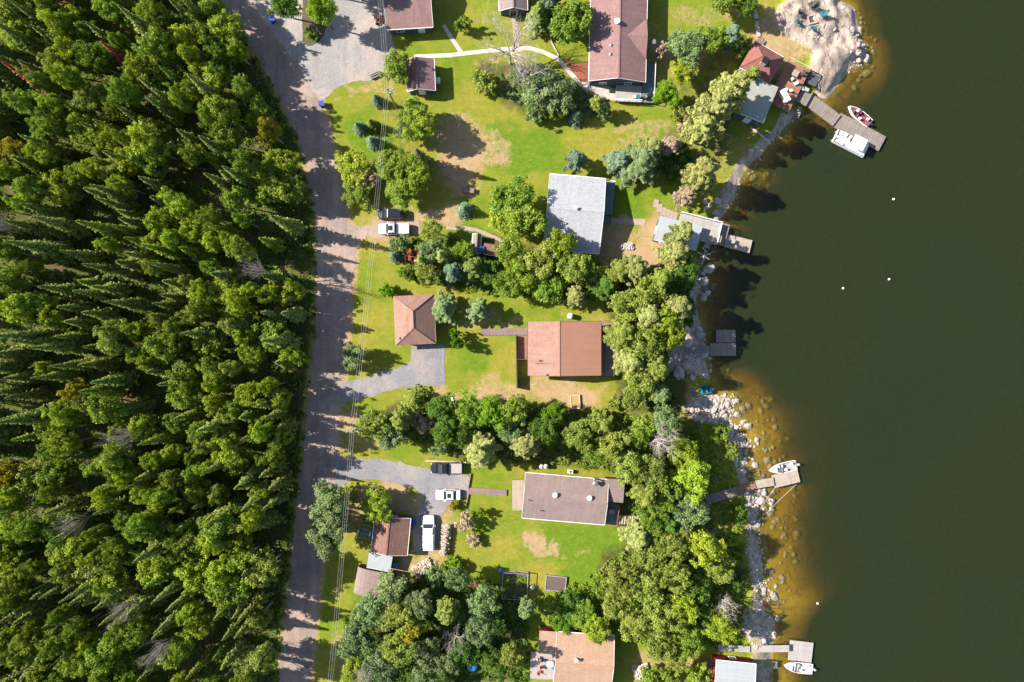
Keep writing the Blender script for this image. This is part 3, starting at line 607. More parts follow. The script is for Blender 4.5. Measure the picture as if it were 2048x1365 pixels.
# small weathered sheds among the trees
building('woodshed', [(946,468),(962,469),(961,508),(943,507)], 1.8, .5, 'small weathered open woodshed with a mottled grey roof in the trees', 'shed', 'planks_grey', 'wood_dark', ridge='y', oh=.1, wins=False)
building('firewood_shelter', [(968,486),(997,491),(995,512),(966,509)], 1.7, .3, 'low rusty brown shelter holding a blue tarp among the trees', 'shelter', 'shingle_brown', 'wood_dark', kind='shed', oh=.1, wins=False)
tag(MB().box(P(969,499,2.0)+Vector((-.5,0,0)), (1.0, 1.0, .35), .1).build('folded_tarp', 'blue'), 'folded blue tarp on the low brown shelter in the trees', 'tarp')
# ------------------------------------------------------------------ decks, docks, boardwalks
def deck(name, c, z, label, cat, mat='planks_grey', rails='', railm='white', along='x', thick=.12, posts=True, zb=None, stairs=None, wires=False):
    ctr, a, Lx, Wy = fit(c, z, along == 'y'); zb = -1.6 if zb is None else zb
    t = thing(name, label, cat, (ctr.x, ctr.y, z), a)
    m = MB(); k = max(2, int(Lx/.29)); pw = Lx/k
    for i in range(k):                  # boards run across the deck
        x = -Lx/2+(i+.5)*pw; m.box((x+random.uniform(-.004,.004), random.uniform(-.03,.03), -thick/4+random.uniform(-.006,.006)), (pw-.02, Wy, thick/2))
    m.build('deck_boards', mat, t, dirx=True)
    f = MB(); 
    for s in (-1, 1): f.box((0, s*(Wy/2-.06), -thick*.5-.1), (Lx-.05, .1, .2)).box((s*(Lx/2-.06), 0, -thick*.5-.1), (.1, Wy-.22, .2))
    f.box((0, 0, -thick*.5-.1), (Lx-.25, .1, .2)); f.build('frame', 'wood', t)
    if posts:
        nx_ = max(2, int(Lx/3)+1)
        for i in range(nx_):
            for s in (-1, 1):
                x = -Lx/2+.15+(Lx-.3)*i/(nx_-1)
                MB().box((x, s*(Wy/2-.18), (-thick-.1+zb-z)/2), (.13, .13, abs(zb-z)-thick)).build('post', 'wood_dark', t)
    for r in rails:                     # n s e w in the local frame
        ln = Lx if r in 'ns' else Wy; rr = MB(); k = max(2, int(ln/1.6)+1)
        for i in range(k):
            q = -ln/2+.05+(ln-.1)*i/(k-1); xy = (q, (Wy/2-.05)*(1 if r == 'n' else -1)) if r in 'ns' else ((Lx/2-.05)*(1 if r == 'e' else -1), q)
            rr.box((xy[0], xy[1], .5), (.09, .09, 1.0))
        d = (ln, .12, .06) if r in 'ns' else (.12, ln, .06); cxy = (0, (Wy/2-.05)*(1 if r == 'n' else -1)) if r in 'ns' else ((Lx/2-.05)*(1 if r == 'e' else -1), 0)
        rr.box((cxy[0], cxy[1], 1.03), d); rr.box((cxy[0], cxy[1], .2), (d[0], .04, .04) if r in 'ns' else (.04, d[1], .04))
        kk = int(ln/.3)
        for i in range(kk):
            q = -ln/2+ln*(i+.5)/kk; rr.box((q, cxy[1], .6) if r in 'ns' else (cxy[0], q, .6), (.03, .03, .8))
        rr.build('railing', railm, t)
    return t
deck('side_deck', [(1289,127),(1308,128),(1308,206),(1282,205)], .9, 'blue-grey side deck with white rails along the long house', 'deck', 'planks_teal', 'e', 'white', zb=0)
deck('front_deck', [(1231,170),(1283,172),(1283,205),(1231,203)], .9, 'pale deck in front of the gable end of the long house', 'deck', 'planks_white', 's', 'white', zb=0)
deck('house_balcony', [(1207,362),(1228,366),(1226,430),(1203,430)], 1.3, 'slate blue balcony on the lake side of the grey roofed house', 'deck', 'planks_teal', 'e', 'white', zb=0, along='y')
deck('landing_steps', [(1204,432),(1220,433),(1220,446),(1203,445)], .5, 'small blue-grey landing below the balcony of the grey roofed house', 'steps', 'planks_teal', '', zb=0)
deck('cabin_deck', [(1571,117),(1616,140),(1582,226),(1540,205)], 1.4, 'reddish deck with chairs beside the red-brown lakeside cabin', 'deck', 'planks_red', 'n', 'wood_pale')
deck('lower_platform', [(1597,171),(1626,186),(1612,213),(1586,198)], .5, 'grey timber platform holding two coolers below the reddish deck', 'platform', 'planks_grey', '', 'wood_pale')
deck('gangway', [(1625,189),(1680,229),(1668,254),(1613,211)], .0, 'grey gangway from the lakeside deck down to the boat dock', 'gangway', 'planks_grey', '')
deck('boat_dock', [(1682,226),(1773,274),(1757,302),(1667,254)], -.3, 'weathered dock between the red fishing boat and the pontoon boat', 'dock', 'planks_grey', '')
deck('roof_terrace', [(1362,426),(1442,446),(1431,490),(1350,469)], 1.6, 'white railed timber terrace over the boathouse by the lake', 'deck', 'planks_white', 'ne', 'white')
deck('lower_landing', [(1442,446),(1460,450),(1450,494),(1432,489)], .2, 'blue-grey landing below the white railed boathouse terrace', 'platform', 'planks_grey', '')
deck('swim_dock', [(1455,469),(1505,481),(1499,507),(1449,494)], -.2, 'pale swimming dock with a ladder below the boathouse terrace', 'dock', 'planks_pale', '')
deck('floating_dock', [(1432,660),(1471,660),(1471,685),(1432,685)], -.42, 'shaded square section of the grey dock nearest the boathouse', 'dock', 'planks_grey', '', along='x')
deck('floating_dock', [(1420,687),(1472,686),(1472,712),(1420,712)], -.38, 'sun-flecked long section of the old grey dock off the rocky shore', 'dock', 'planks_grey', '', along='x')
deck('dock_walkway', [(1371,691),(1419,692),(1419,707),(1371,706)], .25, 'narrow shaded walkway from the rocks to the old grey dock', 'gangway', 'planks_grey', '')
deck('dock_ramp', [(1410,992),(1473,975),(1474,991),(1413,1011)], .45, 'blue-grey shaded ramp at the shore end of the long slanting dock', 'gangway', 'planks_grey', '')
deck('dock_span', [(1470,976),(1509,962),(1512,977),(1473,991)], .3, 'red-brown middle span of the long slanting dock', 'gangway', 'planks_red', '')
deck('dock_span', [(1509,963),(1546,955),(1549,972),(1512,978)], .1, 'pale outer span of the long slanting dock', 'gangway', 'planks_pale', '')
deck('fishing_dock', [(1543,951),(1594,939),(1601,964),(1550,977)], -.25, 'sunny wooden platform at the end of the long slanting dock', 'dock', 'planks_pale', '')
deck('dock_walkway', [(1437,1290),(1500,1293),(1500,1305),(1437,1303)], .8, 'pale walkway from the trees to the square dock at the bottom', 'gangway', 'planks_white', '')
deck('dock_walkway', [(1500,1292),(1579,1291),(1578,1305),(1500,1305)], .55, 'pale outer walkway joined to the square dock at the bottom', 'gangway', 'planks_white', '')
deck('square_dock', [(1580,1281),(1626,1286),(1624,1326),(1577,1320)], -.3, 'square grey-white dock above the white motorboat at the bottom', 'dock', 'planks_white', '')
deck('boardwalk', [(962,658),(1056,657),(1056,670),(962,671)], .2, 'pink-brown boardwalk leading to the salmon roofed house', 'boardwalk', 'planks_mauve', '', zb=0)
deck('entry_deck', [(1035,673),(1056,673),(1056,720),(1034,719)], .7, 'red-brown entry deck with dark rails on the west side of the salmon roofed house', 'deck', 'planks_red', 'w', 'wood_dark', zb=0, along='y')
deck('lakeside_deck', [(1200,644),(1228,645),(1228,752),(1200,752)], 1.2, 'shaded brown deck between the salmon roofed house and the shore trees', 'deck', 'planks_mauve', 'e', 'wood_dark', zb=0)
deck('boardwalk', [(936,976),(1014,980),(1013,992),(936,988)], .25, 'grey-mauve boardwalk from the gravel driveway to the bungalow', 'boardwalk', 'planks_mauve', '', zb=0)
deck('front_porch', [(1026,962),(1050,960),(1047,1022),(1023,1020)], .8, 'pale yellow wooden porch at the driveway end of the bungalow', 'deck', 'planks_pale', '', zb=0)
deck('back_porch', [(1210,1005),(1237,1008),(1233,1052),(1207,1048)], 1.2, 'dark shaded porch with a red rail at the lake end of the bungalow', 'deck', 'planks_teal', 'e', 'wood_red', zb=0, along='x')
deck('house_patio', [(1062,1304),(1112,1306),(1110,1360),(1060,1358)], .5, 'pale patio crowded with furniture beside the tan roofed house', 'patio', 'planks_white', '', zb=0)
deck('side_porch', [(1411,1318),(1432,1320),(1428,1385),(1410,1384)], .1, 'mauve porch beside the red boathouse', 'deck', 'planks_mauve', '', zb=-.8)
# stairs
def stairs(name, p0, p1, wpx, z0, z1, label, mat='wood_pale', n=8):
    a = P(*p0, z0); b = P(*p1, z1); d = b-a; rz = math.atan2(d.y, d.x); ln = math.hypot(d.x, d.y); wd = wpx/PXM
    t = thing(name, label, 'stairs', (a.x, a.y, 0), rz)
    tr = MB()
    for i in range(n): tr.box((ln*(i+.5)/n, 0, z0+(z1-z0)*(i+.5)/n), (ln/n*.72, wd, .06))
    tr.build('tread', mat, t)
    for s in (-1, 1): MB().box((ln/2, s*wd/2, (z0+z1)/2-.1), (math.hypot(ln, z1-z0), .06, .25), 0, -math.atan2(z1-z0, ln)).build('stringer', mat, t)
stairs('porch_stairs', (1237,1040), (1276,1042), 17, 1.2, .05, 'wide wooden stairs going down from the bungalow porch to the shore trees')
stairs('dock_stairs', (1600,214), (1592,238), 9, .6, -.6, 'small steps from the timber platform to the rocks', 'wood_grey', 5)
stairs('boardwalk_steps', (1528,78), (1508,96), 14, .1, .9, 'slatted wooden steps at the back of the red-brown cabin', 'planks_mauve', 6)
SPp = []
for i, (x, y) in enumerate([(1312,408),(1319,417),(1327,424),(1334,427),(1341,430),(1349,433)]):
    s = MB().box((0,0,0), (.9, 1.5, .16), R(-14)).build('stone_step', 'flag'); s.location = P(x, y, .08-.03*i)
    tag(s, 'flat stone step between the path and the boathouse roof', 'step', 'stone steps down to the boathouse')
# long narrow fence and retaining walls
def wall(name, pts, h, th, mat, label, cat, z=0):
    m = MB()
    for a, b in zip(pts[:-1], pts[1:]):
        A = P(*a, z+h); B = P(*b, z+h); d = B-A
        m.box(((A.x+B.x)/2, (A.y+B.y)/2, z+h/2), (d.length+th*.4, th, h), math.atan2(d.y, d.x))
    return tag(m.build(name, mat), label, cat)
wall('privacy_fence', [(1032,672),(1034,777)], 1.8, .18, 'wood_dark', 'tall dark green fence running south from the boardwalk end', 'fence')
wall('timber_curb', [(941,948),(936,978)], .35, .2, 'wood', 'short timber curb above the boardwalk at the end of the driveway', 'curb')
wall('timber_curb', [(936,990),(932,1012)], .35, .2, 'wood', 'short timber curb below the boardwalk at the end of the driveway', 'curb')
wall('retaining_log', [(852,922),(932,926)], .4, .25, 'wood_pale', 'pale log edging behind the black pickup', 'log')
wall('retaining_wall', [(1096,56),(1104,86),(1118,112)], .25, .15, 'concrete', 'curved low stone edging between lawn and big leafy tree', 'edging')
wall('shore_wall', [(1501,255),(1520,268),(1541,288)], .3, .3, 'concrete', 'narrow pale concrete ramp below the flat-roofed shed', 'ramp')
wall('stone_path_edge', [(1508,10),(1514,40),(1518,72)], .25, .6, 'rock', 'line of flat stones leading down to the red-brown cabin', 'stone path')
# ------------------------------------------------------------------ vehicles
def ring(x, hw, z0, z1, k=.12, flare=0):
    return [(x, -hw+k*.4, z0), (x, hw-k*.4, z0), (x, hw, z0+k), (x, hw, z0+(z1-z0)*.6), (x, hw-k*.5, z1-k*.5), (x, hw-k*1.8, z1), (x, -hw+k*1.8, z1), (x, -hw+k*.5, z1-k*.5), (x, -hw, z0+(z1-z0)*.6), (x, -hw, z0+k)]
def vehicle(name, label, cat, px, py, rz, kind, paint, length, width=1.95, cover=None, rails=False, sunroof=False):
    t = thing(name, label, cat, P(px, py, 1.0).xy.to_3d(), rz); l = length/2; w_ = width/2; zb = .32
    hood = {'sedan': .92, 'suv': 1.08, 'pickup': 1.15}[kind]; top = {'sedan': 1.42, 'suv': 1.72, 'pickup': 1.82}[kind]
    rear = {'sedan': .98, 'suv': 1.1, 'pickup': 1.18}[kind]
    secs = [(-l, w_*.86, zb+.15, rear-.12), (-l+.12, w_*.95, zb, rear-.02), (-l+.8, w_, zb-.03, rear), (0, w_, zb-.05, (hood+rear)/2), (l*.35, w_, zb-.03, hood), (l-.9, w_*.98, zb, hood-.04), (l-.25, w_*.9, zb+.02, hood-.16), (l, w_*.72, zb+.12, hood-.34)]
    MB().loft([ring(x, a, z0, z1) for x, a, z0, z1 in secs]).build('body', paint, t, smooth=False)
    if kind == 'sedan': c = (-l*.72, -l*.42, l*.08, l*.38)
    elif kind == 'suv': c = (-l*.95, -l*.80, l*.20, l*.44)
    else: c = (-l*.12, -l*.06, l*.30, l*.52)
    cr = lambda x, hw, z: [(x, -hw, z), (x, hw, z)]
    zb2 = min(hood, rear)-.03
    g = MB(); wt = w_*.8; wb = w_*.93
    vs = [(c[0],-wb,zb2),(c[3],-wb,zb2),(c[3],wb,zb2),(c[0],wb,zb2),(c[1],-wt,top-.05),(c[2],-wt,top-.05),(c[2],wt,top-.05),(c[1],wt,top-.05)]
    g.add(vs, [(3,2,1,0),(4,5,6,7),(0,1,5,4),(1,2,6,5),(2,3,7,6),(3,0,4,7)]).build('window_glass', 'glass', t)
    m = MB(); m.loft([[(c[1]-.05,-wt*.96,top-.05),(c[1]-.05,wt*.96,top-.05),(c[1]+.1,wt*.9,top+.02),(c[1]+.1,-wt*.9,top+.02)], [(c[2]+.04,-wt*.99,top-.05),(c[2]+.04,wt*.99,top-.05),(c[2]-.12,wt*.9,top+.03),(c[2]-.12,-wt*.9,top+.03)]])
    m.build('roof', paint, t)
    pl = MB()
    for s in (-1, 1):
        for (xa, xb) in ((c[0], c[1]), (c[3], c[2])): pl.tube((xa, s*wb, zb2), (xb, s*wt, top-.04), .045, n=4)
        xm = (c[1]+c[2])/2; pl.tube((xm, s*(wb+.005), zb2), (xm, s*(wt+.005), top-.04), .05, n=4)
    pl.build('pillars', paint, t)
    if sunroof: MB().box(((c[1]+c[2])/2+.15, 0, top+.035), (.75, wt*1.1, .02)).build('sunroof', 'glass', t)
    if kind == 'pickup':
        x0, x1 = -l+.1, c[0]-.1; hw = w_*.86
        if cover: MB().box(((x0+x1)/2, 0, rear+.04), (x1-x0, hw*2, .09)).build('bed_cover', cover, t); 
        else:
            b = MB().box(((x0+x1)/2, 0, rear-.0), (x1-x0, hw*2-.1, .04)); b.build('bed_floor', 'grey_dark', t)
            e = MB()
            for s in (-1, 1): e.box(((x0+x1)/2, s*hw, rear+.1), (x1-x0, .12, .24))
            e.box((x0, 0, rear+.1), (.1, hw*2, .24)); e.build('bed_sides', paint, t)
        if cover and rails:
            MB().box(((x0+x1)/2, 0, rear+.35), (x1-x0-.05, hw*2-.06, .6)).build('canopy', cover, t)
            for q in (.1, .6): MB().box((x0+(x1-x0)*q, 0, rear+.72), (.08, hw*2+.05, .06)).build('roof_rack', 'black', t)
    for sx in (-l*.62, l*.62):
        for s in (-1, 1):
            o = MB().tube((sx, s*(w_-.2), .36), (sx, s*(w_+.02), .36), .37, n=14).build('wheel', 'rubber', t)
            MB().tube((sx, s*(w_-.05), .36), (sx, s*(w_+.04), .36), .2, n=10).build('rim', 'steel', o)
    for s in (-1, 1):
        MB().box((l-.14, s*w_*.66, hood-.34), (.2, .36, .16), -s*.35).build('headlight', 'lamp_glass', t)
        MB().box((-l+.04, s*w_*.78, rear-.3), (.1, .18, .3)).build('tail_light', 'tail', t)
        MB().box((c[3]-.35, s*(w_+.1), zb2+.1), (.14, .24, .16)).build('mirror', paint, t)
    MB().box((l-.01, 0, zb+.2), (.1, w_*1.3, .14)).build('bumper', 'black', t)
    MB().box((-l+.0, 0, zb+.2), (.1, w_*1.5, .16)).build('bumper', 'black', t)
    return t
vehicle('parked_suv', 'black sport utility vehicle parked under the leafy trees beside the road', 'car', 781, 428, math.pi, 'suv', 'paint_black', 4.8)
vehicle('parked_pickup', 'silver-white pickup truck with a sunroof parked beside the black vehicle', 'pickup truck', 788, 458, math.pi, 'pickup', 'paint_silver', 5.6, 2.05, cover='paint_silver', sunroof=True)
vehicle('parked_pickup', 'black pickup truck with a grey bed cover beside the log edging', 'pickup truck', 893, 937, math.pi, 'pickup', 'paint_black', 5.7, 2.05, cover='cover_grey')
vehicle('parked_car', 'white sedan with a dark sunroof on the gravel driveway', 'car', 896, 991, math.pi, 'sedan', 'paint_white', 4.5, 1.9, sunroof=True)
vehicle('parked_pickup', 'long white truck with a white canopy parked beside the firewood stack', 'pickup truck', 857, 1066, math.pi/2, 'pickup', 'paint_white', 6.2, 2.15, cover='paint_white', rails=True)
# red quad bike near the garage
t = thing('quad_bike', 'dark red quad bike in the shade at the corner of the top garage', 'quad bike', P(760,42), .3)
MB().loft([ring(x, a, .45, z) for x, a, z in ((-.8,.3,.75),(-.4,.35,.85),(.2,.28,.8),(.7,.35,.9),(.9,.25,.75))]).build('body', 'red', t)
MB().box((-.25,0,.9), (.7,.3,.14)).build('seat', 'black', t); MB().tube((.4,-.4,1.1), (.4,.4,1.1), .03).build('handlebar', 'black', t)
for x in (-.65,.65):
    for s in (-1,1): MB().tube((x,s*.38,.3),(x,s*.6,.3),.3,n=12).build('wheel','rubber',t)
# flat boat trailer
t = thing('utility_trailer', 'galvanised boat trailer frame parked between a bushy tree and the brown workshop', 'trailer', P(730,1062), R(80))
f = MB()
for s in (-1,1): f.box((0,s*.95,.55),(2.5,.08,.1))
for x in (-1.2,-.4,.4,1.2): f.box((x,0,.55),(.08,1.82,.09))
f.box((0,0,.62),(2.3,.08,.05)).box((0,.4,.62),(2.3,.06,.05)).box((0,-.4,.62),(2.3,.06,.05)); f.build('frame','galv',t)
MB().tube((1.2,0,.55),(2.9,.2,.5),.05).build('drawbar','galv',t)
for s in (-1,1): w_=MB().tube((-.2,s*1.02,.33),(-.2,s*1.2,.33),.32,n=14).build('wheel','rubber',t); MB().box((-.2,s*1.12,.72),(.85,.24,.05)).build('mudguard','white',t)
# ------------------------------------------------------------------ boats
def hull_rings(l, w_, zt, zb, inner=0.0):
    R_ = []
    for k in range(11):
        u = k/10; x = -l/2+l*u
        hw = w_/2*(1-max(0, (u-.45)/.55)**2.2)*(.92+.08*min(1, u/.2)); hw = max(hw-inner, .03); zz = zt+.12*max(0, u-.6)/.4; zbb = zb+(.35*max(0, (u-.7)/.3)**2)
        if inner: x = max(-l/2+inner, min(x, l/2-inner*2.4))
        R_.append([(x, -hw*.45, zbb), (x, hw*.45, zbb), (x, hw*.85, zbb+.16), (x, hw, zz), (x, -hw, zz), (x, -hw*.85, zbb+.16)])
    return R_
def boat(name, label, px, py, rz, l, w_, hull, deckm, inner, z=-.8, motor='black', console=True, seats=3, canopy=False, wind=True, foredeck=True):
    t = thing(name, label, 'boat', P(px, py, z+.4).xy.to_3d()+Vector((0,0,z)), rz)
    rr = hull_rings(l, w_, .62, -.25); ri = hull_rings(l, w_, .63, .16, .12)
    m = MB(); o = len(rr)
    for k in range(len(rr)-1):        # open shell: outside, gunwale, inside, floor
        a, b, c, d = rr[k], rr[k+1], ri[k], ri[k+1]
        out = [a[4], a[5], a[0], a[1], a[2], a[3]]; out2 = [b[4], b[5], b[0], b[1], b[2], b[3]]
        for i in range(5): m.add([out[i], out2[i], out2[i+1], out[i+1]], [(3,2,1,0)])
        m.add([a[3], b[3], d[3], c[3]], [(3,2,1,0)]); m.add([a[4], b[4], d[4], c[4]], [(0,1,2,3)])
    m.add(rr[0], [(0,1,2,3,4,5)][:1]); m.build('hull', hull, t)
    m = MB()
    for k in range(len(ri)-1):
        c, d = ri[k], ri[k+1]; z_ = .16
        m.add([(c[3][0], c[3][1], .6), (d[3][0], d[3][1], .6), (d[3][0], d[3][1]*.96, z_), (c[3][0], c[3][1]*.96, z_)], [(0,1,2,3)])
        m.add([(c[4][0], c[4][1], .6), (d[4][0], d[4][1], .6), (d[4][0], d[4][1]*.96, z_), (c[4][0], c[4][1]*.96, z_)], [(3,2,1,0)])
        m.add([(c[3][0], c[3][1]*.96, z_), (d[3][0], d[3][1]*.96, z_), (d[4][0], d[4][1]*.96, z_), (c[4][0], c[4][1]*.96, z_)], [(3,2,1,0)])
    m.add([(-l/2+.12, -w_*.42, .16), (-l/2+.12, w_*.42, .16), (-l/2+.12, w_*.42, .6), (-l/2+.12, -w_*.42, .6)], [(0,1,2,3)])
    m.build('cockpit', inner, t)
    if foredeck:
        q = [r for r in ri if r[0][0] > l*.18]; m = MB()
        for c, d in zip(q[:-1], q[1:]): m.add([(c[3][0], c[3][1], .56), (d[3][0], d[3][1], .6), (d[4][0], d[4][1], .6), (c[4][0], c[4][1], .56)], [(3,2,1,0)])
        m.build('foredeck', deckm, t)
    for i in range(seats):
        x = -l*.32+i*l*.24; y = (.22 if i % 2 else -.22)*w_
        if seats > 2: s = MB().box((x, y, .5), (.42, .42, .1)); s.box((x-.2, y, .68), (.08, .42, .34)); s.tube((x, y, .18), (x, y, .46), .05); s.build('seat', 'hull_white', t)
        else: MB().box((x, 0, .45), (.3, w_*.82, .06)).build('bench', deckm, t)
    if console: MB().box((l*.04, -w_*.22, .55), (.4, .5, .6)).build('console', deckm, t)
    if wind: MB().box((l*.1, 0, .82), (.05, w_*.8, .34), 0, -.5).build('windshield', 'glass', t)
    e = MB(); e.loft([[(-l/2-.1-a, -b, .55), (-l/2-.1-a, b, .55), (-l/2-.1-a, b*.8, .95-c), (-l/2-.1-a, -b*.8, .95-c)] for a, b, c in ((0,.14,.05),(.15,.2,0),(.4,.18,.03),(.5,.1,.12))])
    e.box((-l/2-.25, 0, .15), (.2, .1, .9)); e.build('outboard_motor', motor, t)
    MB().tube((l*.36, -w_*.1, .66), (l*.36, w_*.1, .66), .03).build('cleat', 'steel', t)
    return t
boat('fishing_boat', 'red and white fishing boat moored above the weathered dock', 1718, 231, R(180-40)+0, 5.0, 1.9, 'hull_white', 'boat_red', 'boat_red', console=True)
boat('rowing_boat', 'small blue motorboat pulled up on the shore by the boulders', 1400, 781, R(180+8), 4.0, 1.55, 'boat_blue', 'boat_blue', 'boat_deep', z=-.35, seats=2, console=False, wind=False, foredeck=False, motor='grey_dark')
boat('fishing_boat', 'silver-white fishing boat moored against the long slanting dock', 1565, 936, R(180+13), 5.1, 1.9, 'hull_white', 'hull_white', 'grey', motor='grey', foredeck=True)
boat('motor_boat', 'white motorboat with a pale outboard below the square dock at the bottom', 1596, 1335, R(180-6), 5.2, 2.0, 'hull_white', 'hull_white', 'hull_white', motor='grey')
t = thing('pontoon_boat', 'white pontoon boat with a canopy moored below the weathered dock', 'boat', P(1702,287,0).xy.to_3d()+Vector((0,0,-.8)), R(-27)+math.pi)
for s in (-1, 1): MB().tube((-3.1, s*.85, .1), (2.8, s*.85, .1), .32, n=12).tube((2.8, s*.85, .1), (3.5, s*.85, .2), .32, .06, n=12).build('pontoon', 'steel', t)
MB().box((0,0,.48), (6.4, 2.5, .1)).build('deck', 'canvas', t)
f = MB()
for s in (-1, 1): f.box((.1, s*1.22, .85), (6.0, .05, .55)); 
f.box((3.1, .7, .85), (.05, 1.0, .55)).box((3.1, -.7, .85), (.05, 1.0, .55)); f.build('fence_panels', 'hull_white', t)
f = MB()
for s in (-1,1): f.tube((-2.9, s*1.22, 1.15), (3.1, s*1.22, 1.15), .03)
f.tube((3.1,-1.22,1.15),(3.1,1.22,1.15),.03); f.build('handrail','steel',t)
for x, y in ((2.5,.75),(2.5,-.75),(1.6,.85),(1.6,-.85)): MB().box((x,y,.7), (.7,.6,.4)).box((x,y+(.25 if y>0 else -.25),1.0), (.7,.12,.35)).build('seat', 'canvas', t)
MB().box((.1,-.6,.9),(.6,.6,.75)).build('console','grey_dark',t)
MB().loft([[(x,-1.15,2.35),(x,1.15,2.35),(x,.9,2.5-z),(x,-.9,2.5-z)] for x,z in ((-2.0,.08),(-1.2,0),(-.2,0),(.5,.08))]).build('canopy','canvas',t)
f = MB()
for s in (-1,1):
    for x in (-1.9,.4): f.tube((x,s*1.15,.9),(x,s*1.1,2.36),.025)
f.build('canopy_frame','steel',t)
MB().box((-3.45,0,.6),(.55,.42,.7)).box((-3.3,0,.05),(.25,.12,.7)).build('outboard_motor','black',t)
# buoys
for x, y, k in ((1787,399,'nearest the right of the upper lake'),(1778,559,'right-hand one of the two in the middle of the lake'),(1686,577,'left-hand one of the two in the middle of the lake'),(1635,1207,'alone on the lower lake off the rocks')):
    b = MB().ball((0,0,.05), .21, .9).tube((0,0,.25),(0,0,.42),.05).build('mooring_buoy','white',smooth=True); b.location = P(x,y,-.7); tag(b,'small white buoy, '+k,'buoy')
# ropes of the slanting dock
def rope(a, b, za, zb_, label, mat='wire', r=.03):
    A = P(*a, za); B = P(*b, zb_); m = MB(); k = 8; pr = A
    for i in range(1, k+1):
        u = i/k; q = A.lerp(B, u); q.z -= .5*math.sin(math.pi*u)*min(1, (B-A).length/20); m.tube(pr, q, r, n=4, cap=False); pr = q
    tag(m.build('mooring_rope', mat), label, 'rope')
rope((1540,953), (1425,958), -.1, .3, 'green rope stretched from the shore trees to the slanting dock', 'teal')
rope((1592,970), (1530,1030), -.2, -.7, 'pale rope running from the dock platform corner back to the rocks')
rope((1549,977), (1520,1020), -.2, -.6, 'shorter pale rope running from the dock platform to the rocks')
rope((1540,940), (1485,945), -.1, -.5, 'thin rope from the bow of the silver-white boat to the shore', 'wood')
# truss ramp by the red boathouse
t = thing('boat_ramp', 'grey steel truss ramp running from the red boathouse into the lake', 'ramp', P(1528,1330), R(-2)); f = MB()
for s in (-1,1): f.box((0,s*.55,-.1),(5.2,.1,.12))
for i in range(8): f.tube((-2.5+i*.62,-.5,-.1),(-2.5+(i+1)*.62,.5,-.1) if i%2 else (-2.5+i*.62,.5,-.1),.035)
f.build('truss','galv',t)
for x in (-2.4,0,2.4): MB().box((x,0,-.7),(.12,1.1,1.1)).build('support','galv',t)
# boat lift frame
t = thing('boat_lift', 'black square boat lift frame between the reddish deck and the rocks', 'boat lift', P(1622,160,.3).xy.to_3d(), R(-28)); f = MB()
for s in (-1,1): f.box((0,s*1.2,.9),(2.6,.1,.12)).box((s*1.3,0,.9),(.1,2.3,.12))
f.build('frame','black',t)
for x in (-1.2,1.2):
    for y in (-1.1,1.1): MB().box((x,y,.2),(.1,.1,1.4)).build('leg','black',t)
m = MB().box((0,0,.75),(2.3,2.1,.05)); m.build('cover','grey_dark',t)
# ------------------------------------------------------------------ furniture and small things
def adirondack(mat):
    t = thing('adirondack_chair','','chair'); MB().box((.05,0,.34),(.5,.5,.05),0,.12).build('seat',mat,t)
    b = MB()
    for i in range(5): b.box((-.28,-.2+.1*i,.66),(.04,.085,.72),0,-.35)
    b.build('backrest',mat,t)
    for s in (-1,1): MB().box((.05,s*.3,.54),(.62,.1,.04)).build('armrest',mat,t)
    for x,y in ((.28,.28),(.28,-.28)): MB().box((x,y,.27),(.06,.06,.54)).build('leg',mat,t)
    for y in (.28,-.28): MB().box((-.15,y,.27),(.06,.06,.52)).build('leg',mat,t)
    return Proto(t)
def gp(x, y):
    q = P(x, y); z = gz(q); q.z = z; return q
cd = adirondack('grey_dark'); ct = adirondack('teal')
for pr, x, y, a, lb in ((cd,1612,22,200,'dark adirondack chair, left of the touching pair on the rock'),(cd,1622,24,230,'dark adirondack chair, right of the touching pair on the rock'),(cd,1590,38,-20,'dark blue adirondack chair at the left edge of the bare rock'),
    (ct,1634,41,190,'bright teal chair right beside the square fire pit'),(ct,1588,53,20,'teal chair at the left side of the fire pit rock'),(ct,1618,66,80,'teal chair below the fire pit')):
    pr.place(gp(x,y)+Vector((0,0,.02)), R(a), 1.35, lb, 'chairs around the fire pit')
q = gp(1618,46); t = thing('fire_pit','square pinkish stone fire pit on the rock among the chairs','fire pit',q,R(12)); f=MB()
for s in (-1,1): f.box((0,s*.7,.22),(1.7,.3,.44)).box((s*.7,0,.22),(.3,1.08,.44))
f.build('stone_rim','flag',t); MB().box((0,0,.1),(1.08,1.08,.2)).build('ash_bed','grey_dark',t)
def patio_chair(mat):
    t = thing('patio_chair','','chair'); MB().box((0,0,.42),(.5,.5,.07)).build('seat',mat,t); MB().box((-.25,0,.7),(.06,.5,.5),0,-.15).build('backrest',mat,t)
    for x in (-.2,.2):
        for y in (-.2,.2): MB().box((x,y,.2),(.04,.04,.4)).build('leg',mat,t)
    return Proto(t)
pw, pk, prd, pb = patio_chair('white'), patio_chair('wood_dark'), patio_chair('red'), patio_chair('bluelight')
